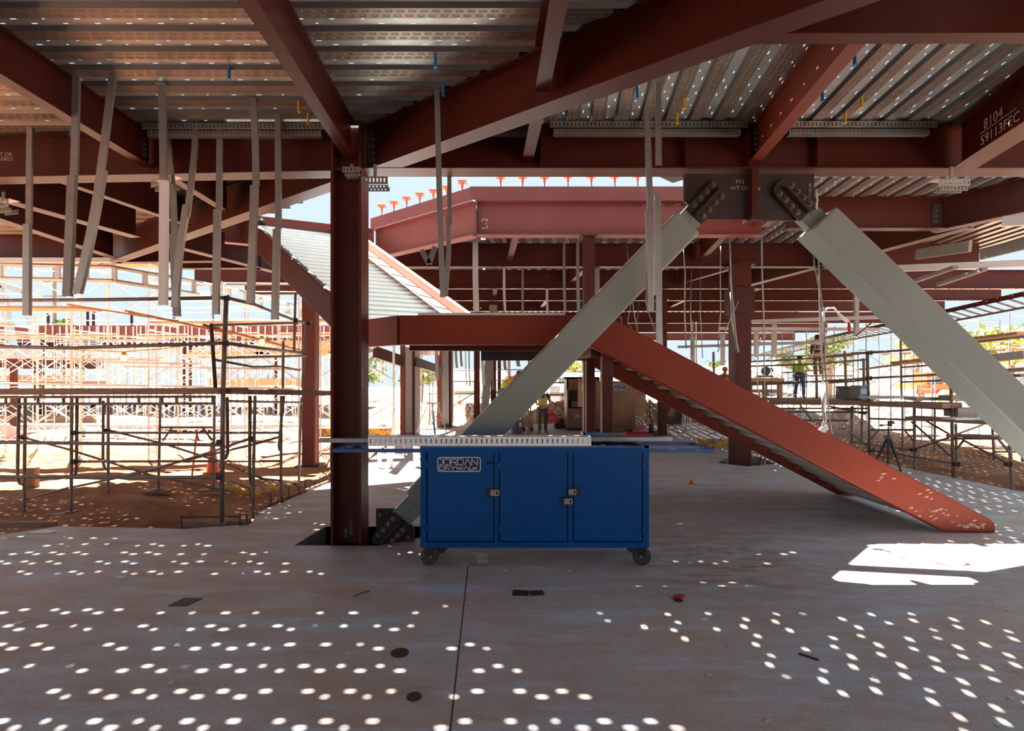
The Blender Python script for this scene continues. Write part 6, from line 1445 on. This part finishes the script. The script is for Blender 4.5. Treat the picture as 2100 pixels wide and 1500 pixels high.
for i, a in enumerate([('leafy tree behind the cable and lime shirted worker', 1700, 690, 758, 46, 4.2, 'leafd'), ('small tree left of the hanging cable', 1610, 712, 756, 82, 3.4, 'leafd'), ('thin pale tree left of the slanting brace', 1880, 690, 748, 66, 5.2, 'leaf'), ('large yellow green tree at the right edge', 2072, 668, 752, 44, 7.0, 'leaf', 1500),
        ('low green tree above the brown cabinet', 1180, 742, 768, 84, 4, 'leaf'), ('tree top glimpsed left of the rear right column', 1470, 740, 765, 80, 4, 'leafd'), ('bushy tree behind the sheet metal wall', 735, 735, 790, 45, 4, 'leafd'), ('tree behind the middle red column of the wall', 862, 755, 790, 44, 3.4, 'leafd'),
        ('small tree top above the far left wing', 128, 655, 672, 60, 2.2, 'leafd', 300), ('tree over the red roofed house', 1990, 715, 765, 60, 3.6, 'leaf')]): tree(*a)

# ------------------------------------------------------------------ litter on the floor
def scrap(name, label, cat, px, py, poly, m, th=.004, group=None):
    c = Pz(px, py, 0); o = MB().prism([V(c.x+x, c.y+y, .002) for x, y in poly], (0,0,th)).build(name, m)
    return tag(o, label, cat, group)
c = Pz(983, 1156, 0); sb = thing('slotted_offcut', 'small grey slotted bracket lying on the floor in front of the cart', 'offcut', c)
o = MB(); slotted_leg(o, c+V(-.03,0,0), c+V(.10,.02,0), (0,.3,1), 0, .10, .025, .008); o.build('upright_leg', 'galv_d', sb); MB().prism([c+V(-.12,-.02,.003), c+V(-.03,0,.003), c+V(.0,-.06,.003), c+V(-.08,-.08,.003)], (0,0,.003)).build('flat_leg', 'galv', sb)
scrap('floor_plate', 'square steel plate set in the floor at the left', 'plate', 379, 1235, [(-.11,-.09),(.07,-.09),(.13,.07),(-.05,.08)], 'dark')
scrap('floor_plate', 'pair of dusty steel plates set in the floor before the cart', 'plate', 1085, 1217, [(-.17,-.06),(-.01,-.07),(.0,.05),(-.16,.07)], 'dark')
scrap('floor_plate', 'second dusty steel plate beside its twin before the cart', 'plate', 1085, 1217, [(.01,-.07),(.15,-.05),(.14,.06),(.01,.05)], 'dark')
def disc(label, px, py, r):
    c = Pz(px, py, 0); tag(MB().lathe(c+V(0,0,.001), [(r,0),(r,.004),(r*.8,.006),(r*.35,.004),(r*.3,.001)], 24).build('grinding_disc', 'rebar'), label, 'disc', 'worn discs on the floor')
disc('worn brown disc on the floor left of the saw cut joint, farther one', 820, 1340, .07); disc('dark worn disc on the floor left of the saw cut joint, nearer one', 849, 1430, .05); disc('small disc near the red scrap', 1391, 1232, .045)
scrap('red_scrap', 'crumpled red scrap on the floor right of centre', 'scrap', 1390, 1226, [(-.06,-.02),(.02,-.03),(.07,.0),(.05,.03),(-.02,.02)], 'redscrap', .02)
scrap('paper_scrap', 'white scrap on the floor by the right sun patch', 'scrap', 1843, 1141, [(-.05,-.05),(.05,-.05),(.04,.04),(-.04,.06)], 'paper', .05)
scrap('paper_scrap', 'white scrap on the floor right of the cart', 'scrap', 1392, 1075, [(-.05,-.04),(.05,-.03),(.06,.03)], 'paper', .02)
scrap('paper_scrap', 'small white scrap on the left floor', 'scrap', 249, 1185, [(-.045,-.025),(.04,-.03),(.045,.02),(-.04,.03)], 'paper', .012)
scrap('paper_scrap', 'pale chip at the left above a sun dot row', 'scrap', 40, 1278, [(-.03,-.03),(.03,-.02),(.03,.03),(-.03,.02)], 'paper', .006)
scrap('black_sliver', 'black plastic sliver on the right floor', 'scrap', 1657, 1349, [(-.05,.04),(.05,-.05),(.06,-.04),(-.03,.05)], 'black', .008)
scrap('metal_chip', 'shiny chip at the very front right', 'scrap', 1571, 1480, [(-.02,-.02),(.03,-.01),(.02,.02)], 'white_galv', .01)
for i, (x, y) in enumerate([(1454, 1386), (2073, 1434), (2046, 1488), (2041, 1201), (2068, 1254), (1792, 1389), (350, 1403), (1037, 1171), (1167, 1172), (714, 1343)]):
    scrap('metal_chip', 'tiny shiny chip on the floor, %s' % ['below the black sliver', 'far right front', 'right front corner', 'at the end of the sun patch', 'below the sun patch end', 'on a dot row to the right', 'left of centre front', 'under the cart front', 'under the cart middle', 'left of the farther worn disc'][i], 'chip', x, y, [(-.018,-.012),(.02,-.01),(.016,.014),(-.014,.012)], 'white_galv', .008, 'shiny chips on the floor')
wire('tie_wire', 'thin dark tie wire lying left of the saw cut joint', [(725, 1226), (740, 1218), (758, 1214)], [2310/(1226-PY), 2310/(1218-PY), 2310/(1214-PY)], .004, 'black', 'wire', None).location.z = .006
cr = MB(); rs = random.Random(9)
for k in range(260):
    px, py = rs.gauss(1130, 170), 1190+abs(rs.gauss(0, 45)); q_ = Pz(px, py, 0); s_ = rs.uniform(.002, .007)
    if py > 1172: cr.cbox(q_+V(0,0,s_*.5), s_*2, s_*1.5, s_, rs.uniform(0, 3))
tag(cr.build('concrete_crumbs', 'curb'), 'crumbs of concrete and grit scattered before the cart', 'crumbs', kind='stuff')
